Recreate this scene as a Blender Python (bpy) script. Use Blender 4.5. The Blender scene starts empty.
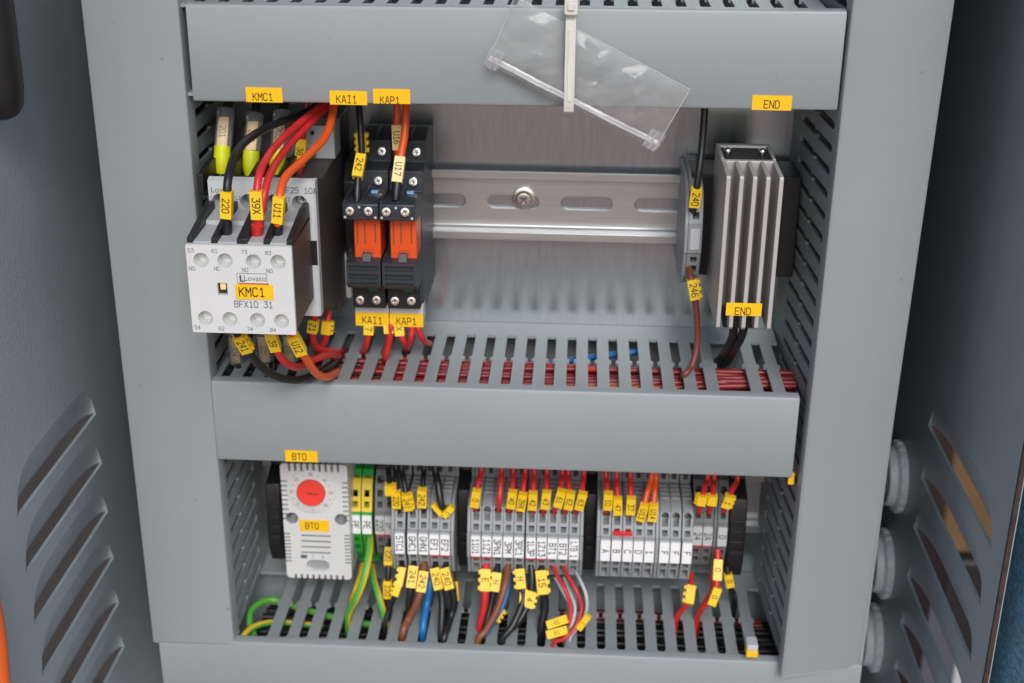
import bpy, bmesh, math, random
from math import sin, cos, pi, radians
from mathutils import Vector as V, Matrix, noise
from mathutils.geometry import tessellate_polygon
random.seed(7)
S = 0.001                      # everything below is written in millimetres
sc = bpy.context.scene
col = sc.collection

# ------------------------------------------------------------------ camera
CX, CY, CZ, PIT, YAW, ROL, FPX = 26.724, -642.5765, 268.4614, .4014, -.049, .0086, 1363.2
fw = V((sin(YAW)*cos(PIT), cos(YAW)*cos(PIT), -sin(PIT)))
r0 = V((cos(YAW), -sin(YAW), 0)); u0 = r0.cross(fw)
RT = r0*cos(ROL)+u0*sin(ROL); UP = -r0*sin(ROL)+u0*cos(ROL)
CAM = V((CX, CY, CZ))
def P(u, v, y=None, x=None, z=None):
    """measured photo point -> place in the cabinet on a known depth plane (mm)"""
    d = fw+RT*((u-512)/FPX)-UP*((v-341.5)/FPX)
    if y is not None: t = (y-CY)/d.y
    elif x is not None: t = (x-CX)/d.x
    else: t = (z-CZ)/d.z
    return CAM+d*t
cam = bpy.data.cameras.new('camera'); co = bpy.data.objects.new('camera', cam); col.objects.link(co)
m3 = Matrix((RT, UP, -fw)).transposed()
co.matrix_world = Matrix.Translation(CAM*S) @ m3.to_4x4()
cam.sensor_fit = 'HORIZONTAL'; cam.sensor_width = 36; cam.lens = FPX*36/1024
cam.clip_start = .01; cam.clip_end = 1000
cam.dof.use_dof = True; cam.dof.focus_distance = .565; cam.dof.aperture_fstop = 11
sc.camera = co

# ------------------------------------------------------------------ materials
def mat(name, c, rough=.5, metal=0, var=.06, scale=60, bump=0, bscale=400, spec=.5, stretch=None, dirt=0, rvar=0):
    m = bpy.data.materials.new(name); m.use_nodes = True
    nt = m.node_tree; n = nt.nodes; L = nt.links; b = n['Principled BSDF']
    b.inputs['Roughness'].default_value = rough; b.inputs['Metallic'].default_value = metal
    b.inputs['Specular IOR Level'].default_value = spec
    tc = n.new('ShaderNodeTexCoord'); src = tc.outputs['Object']
    if stretch:
        mp = n.new('ShaderNodeMapping'); mp.inputs['Scale'].default_value = stretch
        L.new(src, mp.inputs['Vector']); src = mp.outputs['Vector']
    nz = n.new('ShaderNodeTexNoise'); nz.inputs['Scale'].default_value = scale; nz.inputs['Detail'].default_value = 4
    L.new(src, nz.inputs['Vector'])
    rp = n.new('ShaderNodeValToRGB'); e = rp.color_ramp.elements
    e[0].position = .3; e[1].position = .7
    e[0].color = (*[x*(1-var) for x in c], 1); e[1].color = (*[min(1, x*(1+var)) for x in c], 1)
    L.new(nz.outputs['Fac'], rp.inputs['Fac']); out = rp.outputs['Color']
    if dirt:
        vz = n.new('ShaderNodeTexNoise'); vz.inputs['Scale'].default_value = 190; vz.inputs['Detail'].default_value = 2
        L.new(tc.outputs['Object'], vz.inputs['Vector'])
        r2 = n.new('ShaderNodeValToRGB'); r2.color_ramp.elements[0].position = .745; r2.color_ramp.elements[1].position = .80
        L.new(vz.outputs['Fac'], r2.inputs['Fac'])
        mx = n.new('ShaderNodeMixRGB'); mx.inputs[2].default_value = (*[x*.45 for x in c], 1)
        ml = n.new('ShaderNodeMath'); ml.operation = 'MULTIPLY'; ml.inputs[1].default_value = dirt
        L.new(r2.outputs['Color'], ml.inputs[0]); L.new(ml.outputs[0], mx.inputs[0]); L.new(out, mx.inputs[1]); out = mx.outputs[0]
    L.new(out, b.inputs['Base Color'])
    if rvar:
        mr = n.new('ShaderNodeMapRange'); mr.inputs[3].default_value = rough-rvar; mr.inputs[4].default_value = rough+rvar
        L.new(nz.outputs['Fac'], mr.inputs[0]); L.new(mr.outputs[0], b.inputs['Roughness'])
    if bump:
        bz = n.new('ShaderNodeTexNoise'); bz.inputs['Scale'].default_value = bscale; bz.inputs['Detail'].default_value = 3
        L.new(src, bz.inputs['Vector'])
        bn = n.new('ShaderNodeBump'); bn.inputs['Strength'].default_value = bump; bn.inputs['Distance'].default_value = .0004
        L.new(bz.outputs['Fac'], bn.inputs['Height']); L.new(bn.outputs['Normal'], b.inputs['Normal'])
    return m
def clear(name, tint, trans, rough, white=.0, bump=0):
    m = bpy.data.materials.new(name); m.use_nodes = True
    nt = m.node_tree; n = nt.nodes; L = nt.links; n.remove(n['Principled BSDF']); o = n['Material Output']
    t = n.new('ShaderNodeBsdfTransparent'); t.inputs[0].default_value = (*tint, 1)
    g = n.new('ShaderNodeBsdfGlossy'); g.inputs['Roughness'].default_value = rough; g.inputs[0].default_value = (1, 1, 1, 1)
    d = n.new('ShaderNodeBsdfDiffuse'); d.inputs[0].default_value = (.85, .86, .88, 1)
    lw = n.new('ShaderNodeLayerWeight'); lw.inputs[0].default_value = trans
    m1 = n.new('ShaderNodeMixShader'); m1.inputs[0].default_value = white
    L.new(t.outputs[0], m1.inputs[1]); L.new(d.outputs[0], m1.inputs[2])
    m2 = n.new('ShaderNodeMixShader'); L.new(lw.outputs['Fresnel'], m2.inputs[0])
    L.new(m1.outputs[0], m2.inputs[1]); L.new(g.outputs[0], m2.inputs[2]); L.new(m2.outputs[0], o.inputs[0])
    if bump:
        tc = n.new('ShaderNodeTexCoord'); bz = n.new('ShaderNodeTexNoise'); bz.inputs['Scale'].default_value = 45; bz.inputs['Detail'].default_value = 2
        bz.inputs['Distortion'].default_value = 1.2
        L.new(tc.outputs['Object'], bz.inputs['Vector'])
        bn = n.new('ShaderNodeBump'); bn.inputs['Strength'].default_value = bump; bn.inputs['Distance'].default_value = .004
        L.new(bz.outputs['Fac'], bn.inputs['Height'])
        for q in (g, lw): L.new(bn.outputs['Normal'], q.inputs['Normal'])
    return m
K = {}
K['duct'] = mat('duct_grey_plastic', (.292, .322, .332), .42, var=.045, scale=9, bump=.08, bscale=900, dirt=.55, rvar=.07)
K['steel'] = mat('galvanised_steel', (.50, .555, .58), .23, .92, var=.06, scale=9, bump=.03, bscale=40, stretch=(60, 1, 8), rvar=.05)
K['rail'] = mat('rail_steel', (.56, .575, .585), .40, .92, var=.06, scale=30, bump=.05, bscale=90, stretch=(1, 20, 20))
K['paint'] = mat('cabinet_paint', (.36, .41, .43), .38, var=.05, scale=20, bump=.55, bscale=600)
K['dark'] = mat('black_plastic', (.012, .012, .013), .45, bump=.05)
K['relaydark'] = mat('blue_black_plastic', (.028, .034, .043), .42, bump=.05)
K['brownblack'] = mat('dark_side_plastic', (.075, .064, .058), .5, bump=.08)
K['cream'] = mat('light_grey_plastic', (.66, .67, .66), .42, var=.03, bump=.05, bscale=800)
K['lgrey'] = mat('front_grey_plastic', (.56, .58, .585), .45, var=.03, bump=.05)
K['cgrey'] = mat('contactor_grey', (.46, .48, .49), .45, var=.03, bump=.05)
K['term'] = mat('terminal_grey', (.30, .318, .328), .48, var=.06, bump=.06)
K['termdark'] = mat('terminal_dark_grey', (.17, .175, .18), .5, var=.06, bump=.06)
K['green'] = mat('terminal_green', (.03, .33, .05), .45)
K['tyellow'] = mat('terminal_yellow', (.72, .52, .02), .45)
K['white'] = mat('white_marker', (.86, .87, .88), .4, var=.02)
K['greymark'] = mat('grey_white_marker', (.55, .56, .58), .45, var=.03)
K['label'] = mat('yellow_label', (.95, .55, .008), .42, var=.05, scale=90)
K['sleeve'] = mat('yellow_sleeve', (.93, .60, .02), .4, var=.05, scale=90)
K['paleyellow'] = mat('pale_yellow_tag', (.90, .68, .30), .45, var=.05)
K['ink'] = mat('ink', (.014, .012, .012), .6)
K['redink'] = mat('red_ink', (.45, .02, .03), .5)
K['greyink'] = mat('grey_ink', (.10, .11, .12), .6)
K['redw'] = mat('red_insulation', (.60, .028, .028), .36, var=.1, scale=120)
K['redw_shade'] = mat('shaded_red_insulation', (.27, .02, .023), .38, var=.12)  # red insulation with the duct's shade mixed into its colour
K['orgw_shade'] = mat('shaded_orange_insulation', (.40, .075, .014), .4, var=.1)  # orange insulation dimmed in colour for shade inside the duct
K['dredw'] = mat('dark_red_insulation', (.24, .012, .016), .4, var=.1)  # a ferrule's own dark red; also reds shaded inside the ducts
K['orgw'] = mat('orange_insulation', (.76, .10, .015), .36, var=.06)
K['blkw'] = mat('black_insulation', (.014, .014, .015), .36, var=.15)
K['bluew'] = mat('blue_insulation', (.015, .16, .45), .38)
K['brnw'] = mat('brown_insulation', (.22, .075, .035), .4)
K['brn2'] = mat('red_brown_insulation', (.20, .05, .04), .4)
K['greyw'] = mat('pale_grey_insulation', (.5, .52, .54), .4)
K['gyg'] = mat('green_stripe_insulation', (.10, .42, .05), .4)
K['gyy'] = mat('yellow_stripe_insulation', (.75, .50, .03), .4)
K['orange'] = mat('relay_orange', (.74, .085, .012), .38, var=.04)
K['screw'] = mat('zinc_screw', (.75, .74, .70), .25, 1, var=.15, scale=300)
K['alu'] = mat('aluminium', (.52, .50, .48), .5, .35, var=.05, scale=30, stretch=(20, 20, 1), bump=.05)
K['alutip'] = mat('aluminium_edge', (.50, .48, .46), .55, .25, var=.04)
K['dialred'] = mat('dial_red', (.85, .06, .04), .4)
K['ferr'] = mat('acid_yellow_ferrule', (.66, .68, .01), .38)
K['tie'] = mat('cream_nylon', (.70, .70, .62), .4)
K['blueled'] = mat('blue_tab', (.25, .5, .85), .4)
K['greenled'] = mat('green_lens', (.02, .10, .05), .25)
K['gland'] = mat('gland_grey', (.66, .71, .75), .42, bump=.05)
K['denim'] = mat('denim', (.085, .20, .29), .9, var=.4, scale=500, bump=.5, bscale=1500)
K['rust'] = mat('brown_gasket', (.045, .028, .024), .8, var=.4, scale=200)
K['umber'] = mat('added_block_brown_grey', (.15, .135, .11), .6, var=.2, scale=6)
K['card'] = mat('brown_card', (.13, .075, .032), .8, var=.2, scale=20)
K['hose'] = mat('orange_rubber', (.78, .13, .02), .4)
K['bag'] = clear('clear_film', (.97, .97, .97), .24, .15, .06, .2)
K['bagseam'] = clear('clear_seam', (.94, .94, .95), .4, .15, .42, .3)
K['tube'] = clear('clear_tube', (.86, .87, .88), .35, .16, .18)
g = bpy.data.materials.new('brick_paving'); g.use_nodes = True
n = g.node_tree.nodes; L = g.node_tree.links
tc = n.new('ShaderNodeTexCoord'); bk = n.new('ShaderNodeTexBrick'); bk.inputs['Scale'].default_value = 4
bk.inputs[1].default_value = (.36, .18, .14, 1); bk.inputs[2].default_value = (.30, .155, .12, 1); bk.inputs[3].default_value = (.19, .165, .15, 1)
L.new(tc.outputs['Object'], bk.inputs['Vector']); L.new(bk.outputs['Color'], n['Principled BSDF'].inputs['Base Color'])
n['Principled BSDF'].inputs['Roughness'].default_value = .85; K['paving'] = g

# ------------------------------------------------------------------ mesh builder
BASE = {}
FONT = {}
def glyphs(s):
    if s not in FONT:
        c = bpy.data.curves.new('f', 'FONT'); c.body = s; c.size = 1; c.resolution_u = 2
        o = bpy.data.objects.new('f', c); col.objects.link(o)
        me = bpy.data.meshes.new_from_object(o.evaluated_get(bpy.context.evaluated_depsgraph_get()))
        vs = [V((v.co.x, v.co.y)) for v in me.vertices]; fs = [tuple(p.vertices) for p in me.polygons]
        xs = [v.x for v in vs]; ys = [v.y for v in vs]; cc = V(((min(xs)+max(xs))/2, (min(ys)+max(ys))/2))
        FONT[s] = ([v-cc for v in vs], fs, max(xs)-min(xs), max(ys)-min(ys))
        bpy.data.objects.remove(o); bpy.data.meshes.remove(me); bpy.data.curves.remove(c)
    return FONT[s]
O_ = [(0, 1), (0, 5), (1, 6), (3, 6), (4, 5), (4, 1), (3, 0), (1, 0), (0, 1)]
STROKES = {'0': [O_], 'O': [O_], 'Q': [O_, [(2.4, 1.6), (4, 0)]], '1': [[(.8, 4.8), (2.2, 6), (2.2, 0)], [(.8, 0), (3.6, 0)]],
 '2': [[(0, 5), (1, 6), (3, 6), (4, 5), (4, 4), (0, 0), (4, 0)]], '3': [[(0, 6), (4, 6), (2, 3.6), (3, 3.6), (4, 2.6), (4, 1), (3, 0), (1, 0), (0, 1)]],
 '4': [[(3, 0), (3, 6), (0, 2), (4, 2)]], '5': [[(4, 6), (0, 6), (0, 3.5), (3, 3.5), (4, 2.7), (4, 1), (3, 0), (1, 0), (0, .8)]],
 '6': [[(3.6, 6), (1.6, 6), (0, 4), (0, 1), (1, 0), (3, 0), (4, 1), (4, 2.5), (3, 3.5), (.2, 3.2)]], '7': [[(0, 6), (4, 6), (1.5, 0)]],
 '8': [[(1, 3.2), (0, 4), (0, 5), (1, 6), (3, 6), (4, 5), (4, 4), (3, 3.2), (1, 3.2), (0, 2.2), (0, 1), (1, 0), (3, 0), (4, 1), (4, 2.2), (3, 3.2)]],
 '9': [[(.4, 0), (2.4, 0), (4, 2), (4, 5), (3, 6), (1, 6), (0, 5), (0, 3.5), (1, 2.5), (3.8, 2.8)]],
 'A': [[(0, 0), (1.6, 6), (2.4, 6), (4, 0)], [(.6, 2), (3.4, 2)]], 'B': [[(0, 0), (0, 6), (3, 6), (3.8, 5), (3.8, 4), (3, 3.2), (0, 3.2)], [(3, 3.2), (4, 2.2), (4, 1), (3, 0), (0, 0)]],
 'C': [[(4, 5), (3, 6), (1, 6), (0, 5), (0, 1), (1, 0), (3, 0), (4, 1)]], 'D': [[(0, 0), (0, 6), (2.6, 6), (4, 4.6), (4, 1.4), (2.6, 0), (0, 0)]],
 'E': [[(4, 6), (0, 6), (0, 0), (4, 0)], [(0, 3.1), (3.2, 3.1)]], 'F': [[(4, 6), (0, 6), (0, 0)], [(0, 3.1), (3.2, 3.1)]],
 'G': [[(4, 5), (3, 6), (1, 6), (0, 5), (0, 1), (1, 0), (3, 0), (4, 1), (4, 2.8), (2.4, 2.8)]], 'H': [[(0, 0), (0, 6)], [(4, 0), (4, 6)], [(0, 3), (4, 3)]],
 'I': [[(2, 0), (2, 6)], [(.6, 0), (3.4, 0)], [(.6, 6), (3.4, 6)]], 'K': [[(0, 0), (0, 6)], [(4, 6), (.3, 2.8)], [(1.4, 3.6), (4, 0)]], 'L': [[(0, 6), (0, 0), (4, 0)]],
 'M': [[(0, 0), (0, 6), (2, 2.6), (4, 6), (4, 0)]], 'N': [[(0, 0), (0, 6), (4, 0), (4, 6)]], 'P': [[(0, 0), (0, 6), (3, 6), (4, 5), (4, 3.7), (3, 2.7), (0, 2.7)]],
 'R': [[(0, 0), (0, 6), (3, 6), (4, 5), (4, 3.7), (3, 2.7), (0, 2.7)], [(2, 2.7), (4, 0)]], 'T': [[(0, 6), (4, 6)], [(2, 6), (2, 0)]],
 'U': [[(0, 6), (0, 1), (1, 0), (3, 0), (4, 1), (4, 6)]], 'X': [[(0, 0), (4, 6)], [(0, 6), (4, 0)]], 'Z': [[(0, 6), (4, 6), (0, 0), (4, 0)]], '/': [[(0, 0), (3.6, 6)]], ' ': []}
class MB:
    def __init__(s): s.v = []; s.f = []; s.m = []
    def add(s, vs, fs, mi=0):
        b = len(s.v); s.v += [V(v) for v in vs]
        for f in fs: s.f.append([b+i for i in f]); s.m.append(mi)
        return s
    def box(s, x0, x1, y0, y1, z0, z1, mi=0):
        return s.obox(V(((x0+x1)/2, (y0+y1)/2, (z0+z1)/2)), V((1, 0, 0)), V((0, 1, 0)), V((0, 0, 1)), abs(x1-x0)/2, abs(y1-y0)/2, abs(z1-z0)/2, mi)
    def obox(s, c, a, b, d, ha, hb, hd, mi=0):
        vs = [c+a*(i*ha)+b*(j*hb)+d*(k*hd) for i in (-1, 1) for j in (-1, 1) for k in (-1, 1)]
        fs = [(0, 1, 3, 2), (4, 6, 7, 5), (0, 4, 5, 1), (2, 3, 7, 6), (0, 2, 6, 4), (1, 5, 7, 3)]
        if a.cross(b).dot(d) < 0: fs = [f[::-1] for f in fs]
        return s.add(vs, fs, mi)
    def prism(s, poly, fn, h0, h1, mi=0):
        """poly: 2-D outline; fn(a,b,h) -> world point"""
        n = len(poly)
        vs = [fn(a, b, h0) for a, b in poly]+[fn(a, b, h1) for a, b in poly]
        fs = [tuple(range(n))[::-1], tuple(range(n, 2*n))]+[(i, (i+1) % n, n+(i+1) % n, n+i) for i in range(n)]
        ar = sum(poly[i][0]*poly[(i+1) % n][1]-poly[(i+1) % n][0]*poly[i][1] for i in range(n))
        o = V(fn(0, 0, 0)); ori = (V(fn(1, 0, 0))-o).cross(V(fn(0, 1, 0))-o).dot(V(fn(0, 0, 1))-o)
        if ar*ori*(h1-h0) < 0: fs = [f[::-1] for f in fs]
        return s.add(vs, fs, mi)
    def lathe(s, p0, ax, prof, n=20, mi=0):
        """prof: list of (distance along ax, radius)"""
        ax = V(ax).normalized(); p0 = V(p0)
        t = V((0, 0, 1)) if abs(ax.z) < .9 else V((1, 0, 0)); a = ax.cross(t).normalized(); b = ax.cross(a)
        vs = []
        for d, r in prof: vs += [p0+ax*d+(a*cos(2*pi*i/n)+b*sin(2*pi*i/n))*r for i in range(n)]
        fs = []
        for k in range(len(prof)-1):
            for i in range(n): fs.append((k*n+i, k*n+(i+1) % n, (k+1)*n+(i+1) % n, (k+1)*n+i))
        fs += [tuple(range(n))[::-1], tuple(range((len(prof)-1)*n, len(prof)*n))]
        return s.add(vs, fs, mi)
    def cyl(s, p0, p1, r, n=20, mi=0):
        p0 = V(p0); p1 = V(p1); return s.lathe(p0, p1-p0, [(0, r), ((p1-p0).length, r)], n, mi)
    def tube(s, pts, r, n=10, mi=0, stripe=None):
        m = len(pts); T = [(pts[min(i+1, m-1)]-pts[max(i-1, 0)]).normalized() for i in range(m)]
        a = T[0].cross(V((0, 1, .3))).normalized(); vs = []
        for i in range(m):
            a = (a-T[i]*a.dot(T[i])).normalized(); b = T[i].cross(a)
            vs += [pts[i]+(a*cos(2*pi*k/n)+b*sin(2*pi*k/n))*r for k in range(n)]
        fs = []
        bs = len(s.f)
        for i in range(m-1):
            for k in range(n): fs.append((i*n+k, i*n+(k+1) % n, (i+1)*n+(k+1) % n, (i+1)*n+k))
        s.add(vs, fs, mi)
        if stripe is not None:
            for i in range(m-1):
                for k in range(n):
                    if (k+stripe) % n < n//2-1 and True: s.m[bs+i*n+k] = 1
        b0 = len(s.v)-m*n
        s.f.append([b0+k for k in range(n)][::-1]); s.m.append(mi)
        s.f.append([b0+(m-1)*n+k for k in range(n)]); s.m.append(mi)
        return s
    def text(s, t, c, ax, ay, h, mi=1, maxw=None, sx=.8, bold=1.0):
        """block lettering like a label printer's, drawn as strokes; lower case falls back to the built-in outline font"""
        if any(ch not in STROKES for ch in t):
            vs, fs, w, hh = glyphs(t); k = h/hh if hh > 0 else h; kx = k*sx
            if maxw and w*kx > maxw: kx = maxw/w
            return s.add([c+ax*(v.x*kx)+ay*(v.y*k) for v in vs], fs, mi)
        k = h/6; kx = k*sx; W = len(t)*5.6-1.6
        if maxw and W*kx > maxw: kx = maxw/W
        nz = ax.cross(ay); hw = .42*bold; e = 0
        for i, ch in enumerate(t):
            for ln in STROKES[ch]:
                for (p, q) in zip(ln, ln[1:]):
                    p = V((p[0], p[1])); q = V((q[0], q[1])); d = (q-p).normalized(); n_ = V((-d.y, d.x)); p = p-d*hw*.8; q = q+d*hw*.8
                    cs = [p+n_*hw, p-n_*hw, q-n_*hw, q+n_*hw]; e += .0012
                    s.add([c+ax*((v.x+i*5.6-W/2)*kx)+ay*((v.y-3)*k)+nz*e for v in cs], [(0, 1, 2, 3)], mi)
        return s
    def build(s, name, mats, parent=None, base=None, bevel=0, seg=2, smooth=True, angle=35):
        if parent is not None:
            base = BASE[parent.name]
        if base is None: base = V((0, 0, 0))
        base = V(base)
        me = bpy.data.meshes.new(name)
        me.from_pydata([(v-base)*S for v in s.v], [], s.f)
        for q in (mats if isinstance(mats, (list, tuple)) else [mats]): me.materials.append(K[q])
        me.polygons.foreach_set('material_index', s.m)
        if smooth:
            me.polygons.foreach_set('use_smooth', [True]*len(me.polygons)); me.set_sharp_from_angle(angle=radians(angle))
        me.update()
        o = bpy.data.objects.new(name, me); col.objects.link(o)
        if parent is not None: o.parent = parent
        else: o.location = base*S
        BASE[o.name] = base
        if bevel:
            b = o.modifiers.new('bevel', 'BEVEL'); b.width = bevel*S; b.segments = seg; b.limit_method = 'ANGLE'; b.angle_limit = radians(40)
            b.harden_normals = False
        return o
def cut(o, cutter):
    """take the cutter's solid out of mesh object o (hole baked into the mesh)"""
    b = BASE[o.name]; me = bpy.data.meshes.new('c'); me.from_pydata([(v-b)*S*1000 for v in cutter.v], [], cutter.f)
    big = o.data.copy(); big.transform(Matrix.Scale(1000, 4))
    to = bpy.data.objects.new('t', big); c = bpy.data.objects.new('c', me); col.objects.link(c); col.objects.link(to)
    md = to.modifiers.new('b', 'BOOLEAN'); md.object = c; md.operation = 'DIFFERENCE'; md.solver = 'EXACT'
    md.use_self = True
    nm = bpy.data.meshes.new_from_object(to.evaluated_get(bpy.context.evaluated_depsgraph_get()))
    bpy.data.objects.remove(c); bpy.data.objects.remove(to); bpy.data.meshes.remove(me); bpy.data.meshes.remove(big)
    nm.transform(Matrix.Scale(.001, 4))
    nm.polygons.foreach_set('use_smooth', [True]*len(nm.polygons)); nm.set_sharp_from_angle(angle=radians(35))
    old = o.data; nmn = old.name; o.data = nm; bpy.data.meshes.remove(old); nm.name = nmn
    return o
def tag(o, label, cat, group=None, kind=None):
    if kind: o['kind'] = kind
    if label: o['label'] = label
    if cat: o['category'] = cat
    if group: o['group'] = group
    return o
def thing(name, base, label, cat, group=None):
    o = bpy.data.objects.new(name, None); col.objects.link(o); o.location = V(base)*S; o.empty_display_size = .01
    BASE[o.name] = V(base); return tag(o, label, cat, group)
def copy_tree(o, off, label=None, skip=()):
    off = V(off)
    def rec(q, par):
        c = q.copy(); col.objects.link(c)
        if par is None: c.location = q.location+off*S
        else: c.parent = par
        BASE[c.name] = BASE[q.name]+off
        for ch in q.children:
            if ch.name.split('.')[0] not in skip: rec(ch, c)
        return c
    c = rec(o, None)
    if label: c['label'] = label
    return c
def spline(pts, k=7):
    if len(pts) < 3: return pts
    p = [pts[0]*2-pts[1]]+list(pts)+[pts[-1]*2-pts[-2]]; out = []
    for i in range(1, len(p)-2):
        a, b, c, d = p[i-1:i+3]
        for j in range(k):
            t = j/k
            out.append(.5*((2*b)+(c-a)*t+(2*a-5*b+4*c-d)*t*t+(3*b-a-3*c+d)*t**3))
    out.append(pts[-1]); return out
X, Y, Z = V((1, 0, 0)), V((0, 1, 0)), V((0, 0, 1))
def rrect(w, h, r, n=4, cx=0, cy=0):
    o = []
    for (sx, sy, a0) in ((1, 1, 0), (-1, 1, 90), (-1, -1, 180), (1, -1, 270)):
        for i in range(n+1):
            a = radians(a0+90*i/n); o.append((cx+sx*(w/2-r)+r*cos(a), cy+sy*(h/2-r)+r*sin(a)))
    return o
def stadium(cx, cy, l, w, n=6):          # long axis = first coordinate
    r = w/2; o = []
    for i in range(n+1): a = -pi/2+pi*i/n; o.append((cx+l/2-r+r*cos(a), cy+r*sin(a)))
    for i in range(n+1): a = pi/2+pi*i/n; o.append((cx-l/2+r+r*cos(a), cy+r*sin(a)))
    return o
fxz = lambda a, b, h: V((a, h, b))        # outline in x,z; thickness along y
fyz = lambda a, b, h: V((h, a, b))        # outline in y,z; thickness along x
fxy = lambda a, b, h: V((a, b, h))        # outline in x,y; thickness along z

def screw(parent, c, nrm, r, name='screw', m='screw', ang=.4):
    nrm = V(nrm).normalized(); b = MB()
    b.lathe(c, nrm, [(0, r), (.35*r, r), (.62*r, r*.82), (.7*r, r*.45), (.62*r, r*.2)], 16)
    t = X; a = (t-nrm*t.dot(nrm)).normalized(); d = nrm.cross(a); a2 = a*cos(ang)+d*sin(ang); d2 = nrm.cross(a2)
    cc = V(c)+nrm*(.62*r)
    b.obox(cc, a2, d2, nrm, r*.5, r*.085, r*.13, 1); b.obox(cc, d2, a2, nrm, r*.5, r*.085, r*.128, 1)
    return b.build(name, [m, 'greyink'], parent)

# ------------------------------------------------------------------ ground
gr = MB().add([(-2e5, -2e5, -1150), (2e5, -2e5, -1150), (2e5, 2e5, -1150), (-2e5, 2e5, -1150)], [(0, 1, 2, 3)]).build('ground', 'paving', smooth=False)
gr['kind'] = 'structure'

# ------------------------------------------------------------------ cabinet
cab = thing('control_cabinet', (0, 20, -330), 'open grey painted steel control cabinet with louvred side walls and galvanised back plate', 'cabinet')
b = MB().box(-177, 173, 0, 2.5, -300, 330); plate = b.build('mounting_plate', 'steel', cab)
MB().box(-208, 208, 110, 112, -330, 345).build('back_wall', 'dark', cab)  # black colour stands in for deep shade behind the plate
MB().box(-208, 208, -150, 110, 345, 347).build('roof', 'paint', cab)
MB().box(-208, 208, -150, 110, -332, -330).build('floor_panel', 'paint', cab)
def side(sgn, xw, yf, louvs, H, D):
    w = MB().box(xw, xw+sgn*1.5, 110, yf, -330, 345).build('side_wall', 'paint', cab)
    N = 30; M_ = 10
    hs_ = lambda f: max(0.0, 1-abs(2*f-1)**4.5)**.62
    c = MB()
    for (yb, ye, zb) in louvs:
        top_ = [(yb+(ye-yb)*i/N, zb+H*hs_(i/N)) for i in range(1, N)]
        c.prism([(yb, zb)]+top_+[(ye, zb)], fyz, xw-3, xw+5)
    cut(w, c)
    for (yb, ye, zb) in louvs:
        vs = []
        for i in range(N+1):
            f = i/N; y = yb+(ye-yb)*f; h = H*hs_(f)+.5
            for j in range(M_+1):
                t = j/M_; vs.append(V((xw+sgn*(.1+D*hs_(f)*t**1.6), y, zb+h-(h-.8)*t)))
        fs = [(i*(M_+1)+j, (i+1)*(M_+1)+j, (i+1)*(M_+1)+j+1, i*(M_+1)+j+1) for i in range(N) for j in range(M_)]
        o = MB().add(vs, fs).build('louvre', 'paint', w, angle=80)
        so = o.modifiers.new('solid', 'SOLIDIFY'); so.thickness = 1.0*S; so.offset = 1 if sgn > 0 else -1
    return w
lw_ = side(-1, -208, -240, [(-48, -148.5, -29.5-27.6*i) for i in range(6)], 21.5, 6.2)
rw_ = side(1, 207, -152, [(-14, -131, -38.5-29.8*i) for i in range(6)], 22, 6.5)
MB().box(205.6, 207.6, -153.4, -151.6, -330, 345).build('door_gasket', 'rust', rw_)

# cable glands through the right wall
for (u, v, lb) in ((884, 476, 'grey round cable gland, topmost of the three beside the right duct'), (871, 563, 'grey round cable gland, middle of the three beside the right duct'), (861, 637, 'grey round cable gland, lowest of the three by the foot of the right duct')):
    c = P(u, v, x=198); c.x = 207
    t = thing('cable_gland', c, lb, 'cable gland', 'cable glands in the right wall')
    q = MB(); q.lathe(c, (-1, 0, 0), [(0, 19), (3.5, 19), (4.2, 18.4), (5, 16.5), (8.5, 16), (9.2, 15.2), (9.2, 12.5), (6, 12)], 32)
    for k in range(18): a = 2*pi*k/18; q.obox(c+V((-2, 19*cos(a), 19*sin(a))), X, V((0, cos(a), sin(a))), V((0, -sin(a), cos(a))), 1.7, .8, 1.3)
    q.build('lock_nut', 'gland', t, bevel=.25)
    q = MB(); q.lathe(c+V((-5.5, 0, 0)), (-1, 0, 0), [(0, 11.9), (2.2, 11.9), (2.8, 11)], 28)
    for k in range(3): a = k*pi/3+.3; q.obox(c+V((-8.5, 0, 0)), V((0, cos(a), sin(a))), V((0, -sin(a), cos(a))), X, 10.5, 1.1, .6)
    q.build('seal_membrane', 'gland', t)

# ------------------------------------------------------------------ slotted wiring ducts
def slot_hw(d): return 2.0
def slotted(mb, s0, s1, phase, fn, th=1.5, miss=(), pitch=10, D=80, cw=1.0):
    """comb wall: s along the duct, d out from the plate; fn(s,d,h)"""
    mb.prism([(s0, 0), (s1, 0), (s1, 16.8), (s0, 16.8)], fn, 0, th)
    mb.prism([(s0, 76.5), (s1, 76.5), (s1, D), (s0, D)], fn, 0, th)
    k0 = math.ceil((s0-phase)/pitch); ks = []
    k = k0
    while phase+k*pitch < s1: ks.append(k); k += 1
    edge = [(16.8, 1.9), (17.6, 2.2), (43.5, 2.2), (44.3, 1.1), (46.2, 1.05), (47.0, 2.15), (73.8, 2.15), (75.2, 1.5), (76.5, .6)]
    cs = [s0-3]+[phase+k*pitch for k in ks]+[s1+3]
    for i in range(len(cs)-1):
        a, c = cs[i], cs[i+1]
        if i in miss: continue
        A = [(max(s0, a+w*cw), d) for d, w in edge]; C = [(min(s1, c-w*cw), d) for d, w in edge][::-1]
        if A[2][0] >= C[2][0]-.2: continue
        mb.prism(A+C, fn, 0, th)
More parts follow.
